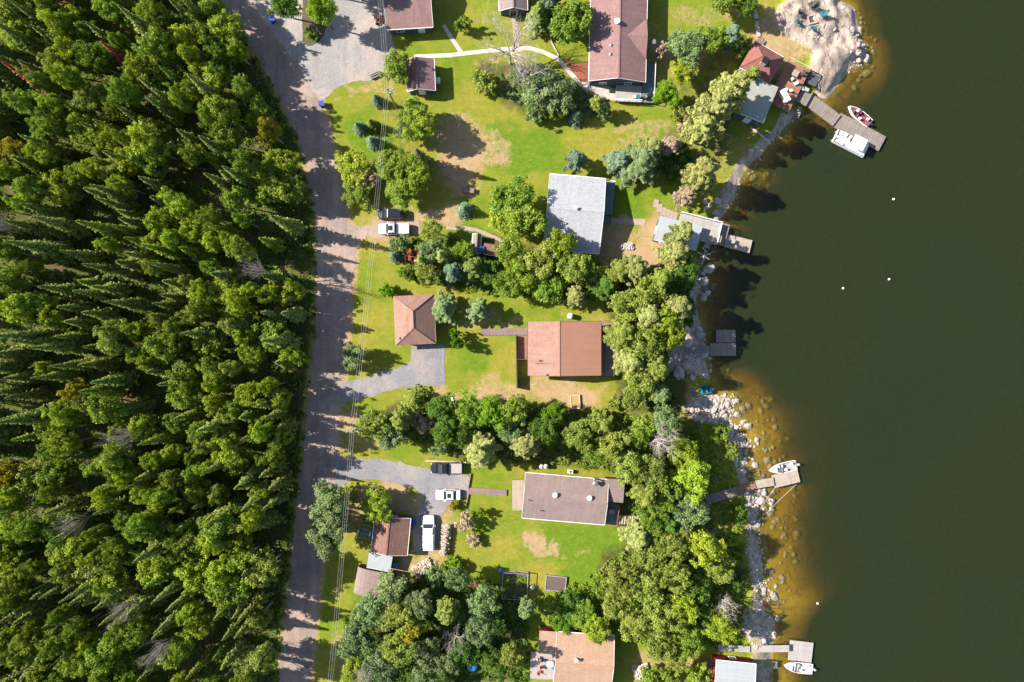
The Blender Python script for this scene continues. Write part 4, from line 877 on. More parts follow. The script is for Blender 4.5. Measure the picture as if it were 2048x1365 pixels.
for pr,x,y,z,a,lb in ((pw,1583,160,1.4,30,'white patio chair, nearer the fire table of the lakeside deck'),(pw,1589,169,1.4,200,'white patio chair near the middle of the lakeside deck'),(pw,1571,181,1.4,60,'left one of two white chairs at the lower end of the lakeside deck'),
    (pw,1580,183,1.4,100,'right one of two white chairs at the lower end of the lakeside deck'),(pk,1607,145,1.4,150,'dark armchair in the outer corner of the lakeside deck'),(pk,1600,150,1.4,150,'dark armchair beside the fire table on the lakeside deck'),
    (pw,1268,196,.9,90,'pale chair on the deck in front of the long house'),(pb,1298,181,.9,180,'blue chair on the side deck of the long house'),
    (prd,1083,1333,.5,10,'red armchair on the crowded patio, upper one'),(prd,1078,1343,.5,60,'red armchair on the crowded patio, lower one'),(pb,1106,1335,.5,180,'bright blue chair on the patio against the tan roof'),(pw,1077,1315,.5,0,'white chair at the top of the crowded patio'),(pk,1084,1320,.5,-40,'dark chair in the crowded patio')):
    pr.place(P(x,y,z), R(a), 1.0, lb, 'chairs on the cottage decks')
def table(name,label,x,y,z,a,d,mat,leg='wood_dark'):
    t = thing(name,label,'table',P(x,y,z),R(a)); MB().box((0,0,.72),(d[0],d[1],.06)).build('tabletop',mat,t)
    for sx in (-1,1):
        for sy in (-1,1): MB().box((sx*(d[0]/2-.08),sy*(d[1]/2-.08),.34),(.07,.07,.68)).build('leg',leg,t)
table('fire_table','square pale fire table on the lakeside deck',1588,150,1.4,-28,(1.1,1.1),'flag')
table('patio_table','white table on the shaded deck of the salmon roofed house',1214,680,1.2,90,(2.4,.5),'white')
table('patio_table','long blue-grey table against the bungalow porch',1222,1022,1.2,0,(1.0,.8),'grey')
table('patio_table','pale round-cornered table on the boathouse terrace',1428,478,1.6,-14,(2.2,1.4),'planks_pale')
table('patio_table','white table on the crowded patio beside the tan roofed house',1100,1325,.5,0,(1.1,.9),'white')
table('dock_table','low square frame on the pale swimming dock',1463,484,-.2,-14,(.9,.8),'planks_white')
table('picnic_table','brown picnic table, left of the pair on the dry lawn',931,382,0,-5,(1.0,.9),'planks_mauve')
table('picnic_table','brown picnic table, right of the pair on the dry lawn',943,383,0,-5,(1.0,.9),'planks_mauve')
t = thing('canopy_swing','white canopy swing seat in the lower corner of the lakeside deck','swing',P(1563,198,1.4),R(-60))
MB().box((0,0,1.75),(2.3,.95,.06),0,0,.12).build('canopy','canvas',t); MB().box((0,0,.5),(1.9,.6,.1)).box((0,.3,.8),(1.9,.08,.5)).build('seat','wood_pale',t)
for sx in (-1,1): MB().tube((sx*1.15,-.5,0),(sx*1.15,0,1.72),.035).tube((sx*1.15,.5,0),(sx*1.15,0,1.72),.035).build('frame_leg','steel',t)
def cooler(label,x,y,z,a,mat,lid):
    t = thing('cooler_box',label,'cooler',P(x,y,z),R(a)); MB().box((0,0,.25),(1.0,.6,.5)).build('box',mat,t); MB().box((0,0,.54),(1.04,.64,.08)).build('lid',lid,t)
cooler('pale cooler box on the timber platform, left one',1601,178,.5,-28,'teal','white'); cooler('grey cooler box on the timber platform, right one',1610,181,.5,-28,'grey_dark','grey')
t = thing('potted_plant','orange flower pot on the lakeside deck','potted plant',P(1580,197,1.4)); MB().tube((0,0,0),(0,0,.4),.25,.36,n=10).build('pot','wood_red',t); MB().ball((0,0,.5),.4,.6).build('flowers','orange_fl',t)
t = thing('barbecue','dark covered barbecue in the corner of the front deck of the long house','barbecue',P(1296,195,.9),R(20)); MB().loft([ring(x,.35,.3,z,.08) for x,z in ((-.8,.9),(-.4,1.15),(.4,1.15),(.8,.9))]).build('cover','black',t); MB().box((0,0,.15),(1.4,.5,.3)).build('cart','grey_dark',t)
t = thing('round_table','small dark round table beside the covered barbecue','table',P(1275,197,.9)); MB().tube((0,0,.6),(0,0,.66),.45,n=14).build('tabletop','teal',t); MB().tube((0,0,0),(0,0,.6),.05).build('pedestal','steel',t)
# bins
def bin_(label,x,y,a,mat='blue'):
    t = thing('refuse_bin',label,'bin',gp(x,y),R(a)); MB().loft([[(-.3-k,-.35-k,z),(.3+k,-.35-k,z),(.3+k,.35+k,z),(-.3-k,.35+k,z)] for k,z in ((0,.05),(.12,.95))]).build('body',mat,t)
    MB().box((0,0,1.0),(.92,1.0,.08)).build('lid',mat,t); MB().box((-.48,0,.95),(.08,.7,.06)).build('handle','black',t)
    for s in (-1,1): MB().tube((-.3,s*.38,.12),(-.3,s*.46,.12),.12,n=10).build('wheel','rubber',t)
bin_('blue refuse bin at the road edge under the top trees',547,43,20); bin_('blue refuse bin where the road meets the sunny lawn',646,211,15)
bin_('blue storage bin against the east wall of the brown workshop',827,1043,90,'blue'); bin_('blue barrel-like bin under the white lean-to',792,1128,10,'bluelight')
# bench beside the lot
t = thing('park_bench','long wooden bench at the corner of the gravel lot','bench',P(752,154),R(24)); f=MB()
for i in range(3): f.box((0,-.2+.17*i,.45),(1.9,.15,.05))
f.build('seat','planks_mauve',t)
f=MB(); f.box((0,.32,.65),(1.9,.05,.13)).box((0,.34,.83),(1.9,.05,.13)); f.build('backrest','planks_mauve',t)
for s in (-1,1): MB().box((s*.8,0,.22),(.08,.55,.44)).build('leg','wood_dark',t)
# white tank objects
def tank(label,x,y,h,r,mat='white',z=0):
    t = thing('storage_tank',label,'tank',P(x,y,h)-Vector((0,0,h-z))); MB().tube((0,0,0),(0,0,h-.2),r,n=16).build('body',mat,t,smooth=False); MB().tube((0,0,h-.2),(0,0,h),r,r*.45,n=16).build('dome',mat,t); MB().tube((0,0,h),(0,0,h+.08),.1,n=8).build('cap','black',t)
tank('white round tank beside the north gable of the salmon roofed house',1141,632,1.5,.5); tank('pale gas tank, left one of the pair behind the bungalow',1083,934,1.5,.4,'lamp_glass'); tank('pale gas tank, right one of the pair behind the bungalow',1092,934,1.5,.4,'lamp_glass')
t = thing('heat_pump','white box unit behind the bungalow between the trees','air conditioner',P(1141,944,.9).xy.to_3d(),R(-4)); MB().box((0,0,.45),(.9,.6,.8)).build('casing','white',t); MB().tube((0,0,.85),(0,0,.9),.24,n=12).build('fan_grille','grey_dark',t)
t = thing('satellite_dish','white satellite dish beside the east eave of the long house','satellite dish',P(1297,103,0).xy.to_3d()); MB().tube((0,0,0),(0,0,4.0),.05).build('mast','steel',t); MB().tube((0,0,4.0),(.15,-.1,4.25),.1,.42,n=14).build('dish','white',t)
# raised beds
def bed(name,label,c,h,plants,soilm='earth',rim='wood_grey',fence=0):
    ctr,a,Lx,Wy = fit(c,h); t = thing(name,label,'garden bed',(ctr.x,ctr.y,0),a); f=MB()
    for s in (-1,1): f.box((0,s*Wy/2,h/2),(Lx+.16,.16,h)).box((s*Lx/2,0,h/2),(.16,Wy-.16,h))
    f.build('timber_edge',rim,t); MB().box((0,0,h*.4),(Lx-.16,Wy-.16,h*.8)).build('soil',soilm,t)
    if fence:
        g=MB()
        for s in (-1,1):
            for q in (-1,0,1): g.tube((q*Lx/2,s*Wy/2,h),(q*Lx/2,s*Wy/2,fence),.05)
            g.tube((-Lx/2,s*Wy/2,fence),(Lx/2,s*Wy/2,fence),.06); g.tube((s*Lx/2,-Wy/2,fence),(s*Lx/2,Wy/2,fence),.06)
        g.build('fence_frame','wood_grey',t)
    return t,Lx,Wy
bed('raised_bed','raised bed of yellow plants below the salmon roofed house',[(1142,792),(1159,791),(1160,817),(1142,818)],.4,0,'orange_fl','wood_pale')
bed('raised_bed','square raised bed of bare grey soil on the lower lawn',[(1092,1151),(1132,1156),(1131,1184),(1091,1181)],.4,0)
GB = bed('vegetable_garden','fenced vegetable garden full of green plants on the lower lawn',[(1007,1141),(1056,1146),(1054,1195),(1003,1195)],.25,0,fence=1.3)
# firewood stack and heaps: every log a piece of one stack
def stack(name,label,cat,x,y,rz,l,w_,h,n,mat='logs',messy=.15):
    t = thing(name,label,cat,gp(x,y),rz); m=MB()
    for i in range(n):
        px_=random.uniform(-l/2,l/2); yy=random.uniform(-w_/2,w_/2); zz=random.uniform(.08,h)*(1-.5*abs(yy)/(w_/2)); a=random.gauss(0,messy)
        dx=math.cos(a+math.pi/2)*.24; dy=math.sin(a+math.pi/2)*.24; m.tube((px_-dx,yy-dy,zz),(px_+dx,yy+dy,zz+random.uniform(-.1,.1)),random.uniform(.07,.13),n=6)
    m.build('logs',mat,t); MB().box((0,0,h*.3),(l*.9,w_*.7,h*.6)).build('core','wood',t)
stack('firewood_stack','long pale firewood stack beside the white truck','firewood',891,1078,R(83),5.6,1.5,1.4,520)
stack('firewood_heap','loose heap of pale split logs near the round-roofed shed','firewood',846,1136,R(30),3.6,2.2,.8,240,messy=1.5)
stack('brush_pile','pile of pale branches near the bottom right house corner','brush pile',1282,1342,R(10),2.8,2.4,.8,220,'dead',1.6)
stack('lumber_pile','small stack of reddish boards among the lower trees','lumber',950,1169,R(-10),3.0,.9,.4,70,'wood_red',.1)
stack('rubble_pile','whitish pile of branches and stones by the grey roofed house lawn','brush pile',1253,493,R(0),2.4,1.0,.5,90,'dead',1.2)
for x,y,r,m,lb in ((945,1330,1.0,'bluelight','round blue tarp cover half hidden by the bottom trees'),(1001,1141,.5,'bluelight','small bright blue tub at the corner of the fenced garden'),(1065,1175,.45,'white','white tub between the two lower garden beds'),(1370,1290,.7,'teal','teal kayak end under the trees near the pale walkway'),(1534,1214,.35,'red','small red float against the shore rocks')):
    q=gp(x,y); o=MB().ball((0,0,r*.5),r,.6,12,8).build('tarp_cover' if r>.9 else 'plastic_tub',m,smooth=True); o.location=q; tag(o,lb,'tarp' if r>.9 else 'tub')
# logs & driftwood frame near old dock, shore logs
def log(name,a,b,r,mat,label,z=.15):
    A=P(*a,0);B=P(*b,0);A.z=gz(A)+z;B.z=gz(B)+z; tag(MB().tube(A,B,r,r*.7,n=8).build(name,mat),label,'log')
for a,b,lb in (((1405,495),(1425,512),'upper one'),((1400,515),(1440,500),'crossing one'),((1412,500),(1404,530),'lower one'),((1395,505),(1430,522),'longest one')):
    log('driftwood_log',a,b,.12,'dead','grey driftwood log below the boathouse terrace, '+lb,.5)
# ------------------------------------------------------------------ utility poles and lines
POLES = [((738,-240),'utility pole beyond the top of the photo'),((774,178),'utility pole with a white transformer beside the small blue-grey shed'),((704,864),'utility pole leaning over the roadside grass below the grey driveway'),((640,1560),'utility pole beyond the bottom of the photo')]
for i,((x,y),lb) in enumerate(POLES):
    q=P(x,y,10); t=thing('utility_pole',lb,'utility pole',(q.x,q.y,0),R(4)); MB().tube((0,0,0),(0,0,10.2),.17,.12,n=10).build('pole','wood_grey',t)
    MB().box((0,0,9.7),(2.2,.1,.12)).build('crossarm','wood_grey',t)
    ins=MB()
    for s in (-1,0,1): ins.tube((s*.9,0,9.76),(s*.9,0,9.98),.06,n=8)
    ins.build('insulators','white',t)
    if i==1: MB().tube((.4,-.1,8.2),(.4,-.1,9.1),.3,n=12).tube((.4,-.1,9.1),(.4,-.1,9.2),.3,.2,n=12).build('transformer','lamp_glass',t)
for k,(dx,nm) in enumerate(((-.9,'left'),(0,'middle'),(.9,'right'))):
    m=MB(); pr=None
    for (a,_),(b,_2) in zip(POLES[:-1],POLES[1:]):
        A=P(*a,10)+Vector((dx*.36,0,0)); B=P(*b,10)+Vector((dx*.45,0,0))
        for j in range(25):
            u=j/24; q=A.lerp(B,u); q.z=10-1.1*4*u*(1-u)
            if pr is not None: m.tube(pr,q,.013,n=4,cap=False)
            pr=q
    tag(m.build('power_line','wire'),nm+'most of the three overhead power lines beside the road' if nm!='middle' else 'middle one of the three overhead power lines beside the road','power line')
# ------------------------------------------------------------------ boulders
def boulder(seed):
    import bmesh
    bm=bmesh.new(); bmesh.ops.create_icosphere(bm,subdivisions=3,radius=1)
    for v in bm.verts:
        n_=mnoise.noise(v.co*1.1+Vector((seed*7,0,0)))*.45+mnoise.noise(v.co*2.6+Vector((seed*3,5,0)))*.16
        v.co*=1+n_; v.co.z*=.62; v.co.x*=1.15
    me=bpy.data.meshes.new('boulder'); bm.to_mesh(me); bm.free(); me.polygons.foreach_set('use_smooth',[True]*len(me.polygons)); me.materials.append(M['rock']); return me
BM=[boulder(i) for i in range(5)]; mnoise.seed_set(3)
def rocks(n,poly,r0,r1,label,group,zoff=.15,water=False):
    xs=[a for a,_ in poly]; ys=[b for _,b in poly]; k=0; pa=np.array(poly,float); tries=0; done=[]
    while k<n and tries<n*60:
        tries+=1; x=random.uniform(min(xs),max(xs)); y=random.uniform(min(ys),max(ys))
        if not in_poly(np.array([x]),np.array([y]),poly)[0]: continue
        r=r0+(r1-r0)*random.random()**2.2
        if any(math.hypot(x-a,y-b)<(r+c)*PXM*.8 for a,b,c in done): continue
        done.append((x,y,r)); q=P(x,y); z,s,_=terrain(np.array([q.x]),np.array([q.y])); z=float(z[0])
        if z<-1.5: continue
        o=bpy.data.objects.new('boulder',random.choice(BM)); COL.objects.link(o); o.location=(q.x,q.y,max(z,-1.1)+r*zoff); o.scale=(r*random.uniform(.8,1.2),r*random.uniform(.8,1.2),r*random.uniform(.7,1)); o.rotation_euler=(0,0,random.uniform(0,6.28))
        tag(o,label,'boulder',group); k+=1
rocks(85,[(1380,800),(1430,788),(1470,792),(1472,830),(1455,845),(1385,842)],.13,.5,'pale boulder in the sunny rock pile beside the beached blue boat','boulders of the sunny rock pile')
rocks(55,[(1440,840),(1475,850),(1500,885),(1500,960),(1475,965),(1465,900)],.14,.6,'grey boulder along the shore 10 the rock pile and the slanting dock','boulders above the slanting dock')
rocks(42,[(1490,980),(1528,985),(1525,1060),(1512,1100),(1495,1060)],.14,.6,'pale boulder along the shore just below the slanting dock','boulders below the slanting dock')
rocks(48,[(1495,1100),(1535,1100),(1545,1240),(1560,1250),(1548,1290),(1495,1270),(1505,1180)],.14,.55,'mauve-grey boulder on the lower shore above the square dock','boulders on the lower shore')
rocks(16,[(1415,460),(1450,500),(1445,600),(1405,595),(1405,520)],.3,1.0,'shaded grey boulder in the shallows below the boathouse','boulders in the boathouse shallows',.3)
rocks(24,[(1380,630),(1420,650),(1435,750),(1420,780),(1340,760),(1340,700)],.3,1.2,'blue-grey shaded boulder around the old grey dock','boulders around the old dock')
rocks(18,[(1700,60),(1738,85),(1740,120),(1720,130),(1705,90)],.2,.6,'pale boulder at the tip of the rocky point','boulders on the rocky point')
rocks(9,[(1600,60),(1680,60),(1670,90),(1615,85)],.2,.5,'small white stone on the bare rock below the fire pit','stones on the fire pit rock')
rocks(6,[(1405,400),(1440,400),(1435,440),(1415,435)],.4,.9,'rounded boulder on the grass just above the boathouse terrace','boulders above the boathouse')
rocks(10,[(1530,985),(1560,1010),(1545,1040),(1525,1030)],.2,.5,'small boulder standing out of the golden shallows','boulders in the golden shallows',.8)
def rubble(name, label, polys, n, r0, r1):
    m=MB(); bases=[[tuple(v.co) for v in me.vertices] for me in BM]; fcs=[[tuple(p.vertices) for p in me.polygons] for me in BM]
    for poly,k in zip(polys,n):
        xs=[a for a,_ in poly]; ys=[b for _,b in poly]; c=0; tr_=0
        while c<k and tr_<k*40:
            tr_+=1; x=random.uniform(min(xs),max(xs)); y=random.uniform(min(ys),max(ys))
            if not in_poly(np.array([x]),np.array([y]),poly)[0]: continue
            q=P(x,y,-.6); z=gz(q)
            if z<-3.2: continue
            r=r0+(r1-r0)*random.random()**2; j=random.randrange(len(SB)); a=random.uniform(0,6.28); ca,sa=math.cos(a),math.sin(a); sx,sy=r*random.uniform(.7,1.3),r*random.uniform(.7,1.3)
            m.add([(q.x+(v[0]*ca-v[1]*sa)*sx,q.y+(v[0]*sa+v[1]*ca)*sy,z+r*.1+v[2]*r) for v in SB[j][0]],SB[j][1]); c+=1
    o=m.build(name,'rock',uv=False); tag(o,label,'rubble',kind='stuff')
def small(seed):
    import bmesh
    bm=bmesh.new(); bmesh.ops.create_icosphere(bm,subdivisions=1,radius=1)
    for v in bm.verts: v.co*=1+mnoise.noise(v.co*1.7+Vector((seed*9,0,0)))*.5; v.co.z*=.6
    r=([tuple(v.co) for v in bm.verts],[tuple(v.index for v in f.verts) for f in bm.faces]); bm.free(); return r
SB=[small(i) for i in range(6)]
rubble('shore_rubble','loose rubble of small stones along the whole waterline',[[(1380,795),(1430,785),(1478,790),(1476,835),(1450,850),(1380,845)],[(1440,835),(1485,850),(1505,885),(1503,960),(1535,985),(1530,1060),(1518,1100),(1490,1080),(1490,985),(1462,900)],[(1485,1085),(1535,1085),(1545,1230),(1560,1250),(1550,1300),(1490,1290),(1500,1180)],[(1390,500),(1425,500),(1420,780),(1350,740),(1380,640)],[(1430,430),(1490,350),(1560,265),(1600,225),(1610,235),(1540,310),(1470,420)],[(1690,60),(1740,85),(1740,125),(1700,150),(1690,120)]],[260,420,300,120,110,90],.07,.28)
rubble('lakebed_stones','stones lying on the golden lake bed below the water',[[(1430,760),(1560,800),(1600,950),(1600,1250),(1550,1240),(1520,1000),(1480,880)],[(1420,560),(1480,640),(1480,760),(1425,760)],[(1440,440),(1500,360),(1560,290),(1600,300),(1500,440)],[(1700,0),(1760,60),(1760,130),(1700,190),(1735,110)]],[190,30,40,30],.15,.7)
# ------------------------------------------------------------------ trees
def quads_mesh(name, C, U, V, tint, mat, shape=0):
    n = len(C); k = np.stack([C-U-V*.6, C+U*.35-V, C+U+V*.5, C-U*.4+V], 1).reshape(-1, 3)
    me = bpy.data.meshes.new(name); me.vertices.add(4*n); me.vertices.foreach_set('co', k.ravel().astype(np.float32))
    me.loops.add(4*n); me.polygons.add(n); me.loops.foreach_set('vertex_index', np.arange(4*n, dtype=np.int32)); me.polygons.foreach_set('loop_start', np.arange(0, 4*n, 4, dtype=np.int32)); me.update(calc_edges=True)
    a = me.attributes.new('tint', 'FLOAT', 'FACE'); a.data.foreach_set('value', np.clip(tint, 0, 1).astype(np.float32))
    me.materials.append(mat); return me
def orient(nrm, size, r):
    n = len(nrm); nrm = nrm/np.linalg.norm(nrm, axis=1, keepdims=True); t = r.normal(size=(n, 3)); u = np.cross(nrm, t); u /= np.linalg.norm(u, axis=1, keepdims=True); v = np.cross(nrm, u)
    return u*size[:, None], v*size[:, None]*.8
def broad(seed, Rr=3.2, rz=2.8, zc=6.6, ncl=64, lobes=6, ls=.135, per=150):
    if Rr > 2: zc -= .75; rz += .6; ncl += 10
    r = np.random.default_rng(seed); cl = []; lob = [(r.uniform(0, 6.28), r.uniform(.15, .32), r.integers(2, 5)) for _ in range(lobes)]
    C = []; Nn = []; T = []; S = []; cents = []
    ncl = int(ncl*1.7)
    for i in range(ncl):
        d = r.normal(size=3); d /= np.linalg.norm(d); d[2] = d[2]*.8+.12; d[2] = max(d[2], -.8)
        th = math.atan2(d[1], d[0]); k = 1+sum(a*math.sin(n_*th+p)*.45 for p, a, n_ in lob)
        rad = (r.uniform(.62, .98) if i % 4 else r.uniform(.2, .6))*k
        c = np.array([d[0]*Rr*rad, d[1]*Rr*rad, zc+d[2]*rz*rad]); cr = r.uniform(.10, .27)*Rr*(.85 if rad > .9 else 1); cents.append((c, cr))
        m = int(per*(cr/(.25*Rr))**2); q = r.normal(size=(m, 3)); q /= np.linalg.norm(q, axis=1, keepdims=True); q[:, 2] = np.where(q[:, 2] < -.35, -q[:, 2], q[:, 2])
        rr = cr*(1.12-.6*r.random(m)**1.5)*(1+.35*np.sin(q[:, 0]*5+i)*np.sin(q[:, 1]*6+i*2)); C.append(c+q*rr[:, None]*np.array([1, 1, .8]))
        Nn.append(q*.7+r.normal(size=(m, 3))*.6+np.array([-.12, 0, .4])); T.append(np.clip(.5+r.normal()*.2+r.normal(size=m)*.2, 0, 1)); S.append(r.uniform(.7, 1.25, m)*ls)
    C = np.concatenate(C); Nn = np.concatenate(Nn); T = np.concatenate(T); S = np.concatenate(S); U, V = orient(Nn, S, r)
    crown = quads_mesh('crown', C, U, V, T, L['B'])
    tr = MB(); h0 = zc+rz*.4; tr.tube((0, 0, 0), (.1, .05, h0*.55), Rr*.07, Rr*.05, n=8).tube((.1, .05, h0*.55), (0, .1, h0), Rr*.05, Rr*.02, n=6)
    for i in range(14):
        c, cr = cents[int(r.integers(len(cents)))]; b = Vector((.08, .05, h0*r.uniform(.35, .75))); e = Vector(c); mid_ = b.lerp(e, .5)+Vector((0, 0, .3)); tr.tube(b, mid_, Rr*.03, Rr*.018, n=5, cap=False).tube(mid_, e, Rr*.018, Rr*.006, n=5)
    return crown, tr
def conifer(seed, h=12., Rr=1.9, dz=.42, nb=9, droop=.25, up=0, ls=.17, z0=.12, taper=.8, per=9, ragged=.15):
    r = np.random.default_rng(seed); C = []; Nn = []; T = []; S = []; tr = MB(); tr.tube((0, 0, 0), (0, 0, h*.98), h*.014+.04, .02, n=6); z = h*z0
    while z < h-.1:
        t = (z-h*z0)/(h*(1-z0)); rad = Rr*(1-t)**taper+.06; n_ = max(4, int(nb*(.5+.5*(1-t)))); ph = r.uniform(0, 6.28)
        for b in range(n_):
            a = ph+b*2*math.pi/n_+r.normal()*.15; L_ = rad*(1+r.normal()*ragged); k = max(2, int(L_/.2)); s = (np.arange(k)+.5)/k
            if L_ > .8 and b % 3 == 0: tr.tube((0, 0, z), (math.cos(a)*L_*.8, math.sin(a)*L_*.8, z+up*L_*.8-droop*L_*.5), .03, .01, n=3, cap=False)
            for side in range(per//3):
                off = r.normal(size=k)*.16*(1-s*.6)*(L_**.5)*1.1; x = math.cos(a)*L_*s-math.sin(a)*off; y = math.sin(a)*L_*s+math.cos(a)*off
                zz = z+up*L_*s-droop*L_*s**1.5+r.normal(size=k)*.07
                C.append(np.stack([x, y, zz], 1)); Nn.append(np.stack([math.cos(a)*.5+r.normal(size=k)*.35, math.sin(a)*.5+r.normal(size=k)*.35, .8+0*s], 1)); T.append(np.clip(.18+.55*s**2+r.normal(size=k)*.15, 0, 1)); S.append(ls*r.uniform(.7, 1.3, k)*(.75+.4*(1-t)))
        z += dz*r.uniform(.75, 1.25)*(.6+.4*(1-t))
    C = np.concatenate(C); Nn = np.concatenate(Nn); T = np.concatenate(T); S = np.concatenate(S); U, V = orient(Nn, S, r)
    return quads_mesh('crown', C, U, V, T, L['S']), tr
def pine(seed, h=11., Rr=3.0):
    r = np.random.default_rng(seed); C = []; Nn = []; T = []; S = []; tr = MB(); tr.tube((0, 0, 0), (.15, .1, h*.95), .22, .04, n=8)
    for i in range(66):
        t = r.uniform(0, 1)**.8; z = h*(.16+.82*t); a = r.uniform(0, 6.28); L_ = Rr*((1-t)**.6*.95+.12)*r.uniform(.7, 1.15); e = np.array([math.cos(a)*L_, math.sin(a)*L_, z+.12*L_])
        tr.tube((.1*t, .08*t, z-.2), e, .05, .015, n=4, cap=False)
        for s in np.arange(.35, 1.02, .16):
            for side in (-1, 0, 1):
                wdt = .42*L_**.5*(1.15-s)*side; c = e*s+np.array([0, 0, z*(1-s)])+np.array([-math.sin(a)*wdt, math.cos(a)*wdt, .05]); m = 17; q = r.normal(size=(m, 3)); q /= np.linalg.norm(q, axis=1, keepdims=True); q[:, 2] = np.abs(q[:, 2])
                C.append(c+q*np.array([.36, .36, .22])*r.uniform(.5, 1, m)[:, None]); Nn.append(q+np.array([0, 0, .4])+r.normal(size=(m, 3))*.3); T.append(np.clip(.5+.3*(s-.6)+r.normal()*.13+r.normal(size=m)*.15, 0, 1)); S.append(r.uniform(.09, .19, m))
    C = np.concatenate(C); Nn = np.concatenate(Nn); T = np.concatenate(T); S = np.concatenate(S); U, V = orient(Nn, S, r)
    return quads_mesh('crown', C, U, V, T, L['P']), tr
def branches(seed, h=7., spread=3.2, n0=8):
    r = np.random.default_rng(seed); tr = MB()
    def grow(p, d, l, rad, lvl):
        q = p
        for k in range(3):
            d2 = (d+Vector(r.normal(size=3))*.16).normalized(); q2 = q+d2*l/3; tr.tube(q, q2, rad*(1-k*.25), rad*(1-(k+1)*.25), n=5 if lvl < 2 else 4, cap=False); 
            if lvl < 3:
                for _ in range(2):
                    s = Vector(r.normal(size=3)); s.z = abs(s.z)*.4; grow(q2, (d2*.9+s.normalized()*.75).normalized(), l*r.uniform(.4, .62), rad*.5*(1-k*.2), lvl+1)
            q = q2; d = d2
    tr.tube((0, 0, 0), (0, 0, h*.45), .2, .16, n=8)
    for i in range(n0):
        a = 2*math.pi*i/n0+r.normal()*.3; grow(Vector((0, 0, h*r.uniform(.3, .5))), Vector((math.cos(a)*spread, math.sin(a)*spread, h*.5)).normalized(), math.hypot(spread, h*.45)*.85, .13, 0)
    return tr
def mk(name, crown, tr, barkm='bark'):
    t = thing(name, '', 'tree'); c = bpy.data.objects.new('crown', crown); COL.objects.link(c); c.parent = t; tr.build('trunk', barkm, t, uv=False); return Proto(t)
PR = {'broad': [mk('leafy_tree', *broad(s, zc=zc, rz=rz, ncl=nc), 'bark_pale' if s % 2 else 'bark') for s, zc, rz, nc in ((1,7.0,3.0,62),(2,6.4,2.6,56),(3,7.6,3.3,70),(4,6.8,2.8,60),(5,7.2,3.0,52),(6,6.5,3.2,66))],
      'aspen': [mk('aspen_tree', *broad(s, zc=zc, rz=rz, ncl=nc, Rr=3.1), 'bark_pale') for s, zc, rz, nc in ((11,7.2,2.8,60),(12,6.8,3.4,66),(13,7.4,2.6,50),(14,6.6,3.0,60),(15,7.6,3.4,56),(16,7,2.5,70))],
      'bush': [mk('leafy_bush', *broad(s, 1.6, 1.3, 1.35, 26, ls=.11, per=90)) for s in (21,22,23)],
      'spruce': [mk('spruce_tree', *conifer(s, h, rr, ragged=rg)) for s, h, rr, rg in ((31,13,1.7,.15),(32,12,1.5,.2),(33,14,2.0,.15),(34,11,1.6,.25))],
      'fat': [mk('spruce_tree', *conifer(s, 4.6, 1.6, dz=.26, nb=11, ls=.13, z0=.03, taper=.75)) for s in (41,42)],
      'pine': [mk('pine_tree', *pine(s)) for s in (51,52,53)],
      'col': [mk('poplar_tree', *broad(s, 1.5, 4.6, 6.4, 60, ls=.12, per=80)) for s in (61,62)],
      'dead': []}
for s in (71, 72):
    t = thing('dead_tree', '', 'tree'); branches(s).build('branches', 'dead' if s == 71 else 'bark_pale', t, uv=False); PR['dead'].append(Proto(t))
REF = {'broad': (3.3, 7.6), 'aspen': (3.15, 7.6), 'bush': (1.65, 1.6), 'spruce': (1.75, 12.5), 'fat': (1.6, 4.6), 'pine': (2.9, 9.), 'col': (1.6, 7.), 'dead': (4.2, 7.)}
def plant(shape, leafk, px, py, rpx, h, label, group, cat='tree', lean=.62, rs=random):
    """px,py: middle of the crown as seen; rpx: its radius; h: total height"""
    zc = h*lean; q = P(px, py, zc); z = gz(q) if px > 1250 else 0.0
    rr, hh = REF[shape]; sxy = rpx/PXM*(1-zc/H)/rr
    tot = {'broad': 9.9, 'aspen': 9.9, 'bush': 2.6, 'spruce': 12.5, 'fat': 4.6, 'pine': 11., 'col': 11., 'dead': 7.}[shape]
    o = rs.choice(PR[shape]).place((q.x, q.y, max(z, -.7)), rs.uniform(0, 6.28), (sxy, sxy*rs.uniform(.92, 1.08), h/tot), label, group)
    o['category'] = cat
    if leafk:
        for c in kids_fast(o):
            if c.name.startswith('crown'):
                c.material_slots[0].link = 'OBJECT'; c.material_slots[0].material = L[leafk]
    return o
def kids_fast(o): return [c for c in o.children]
DESC = {'A': 'yellow-green', 'B': 'mid-green', 'G': 'grey-green', 'P': 'pale olive', 'S': 'dark green', 'U': 'blue-green', 'K': 'tan twiggy', 'R': 'rusty brown', 'O': 'olive', 'E': 'deep green', 'Q': 'golden', 'C': 'bright green'}
KIND = {'broad': ('round-crowned tree', 'tree'), 'bush': ('bush', 'bush'), 'spruce': ('narrow spruce', 'tree'), 'fat': ('young spruce', 'tree'), 'pine': ('pine', 'tree'), 'col': ('slender upright tree', 'tree'), 'dead': ('bare branching tree', 'tree')}
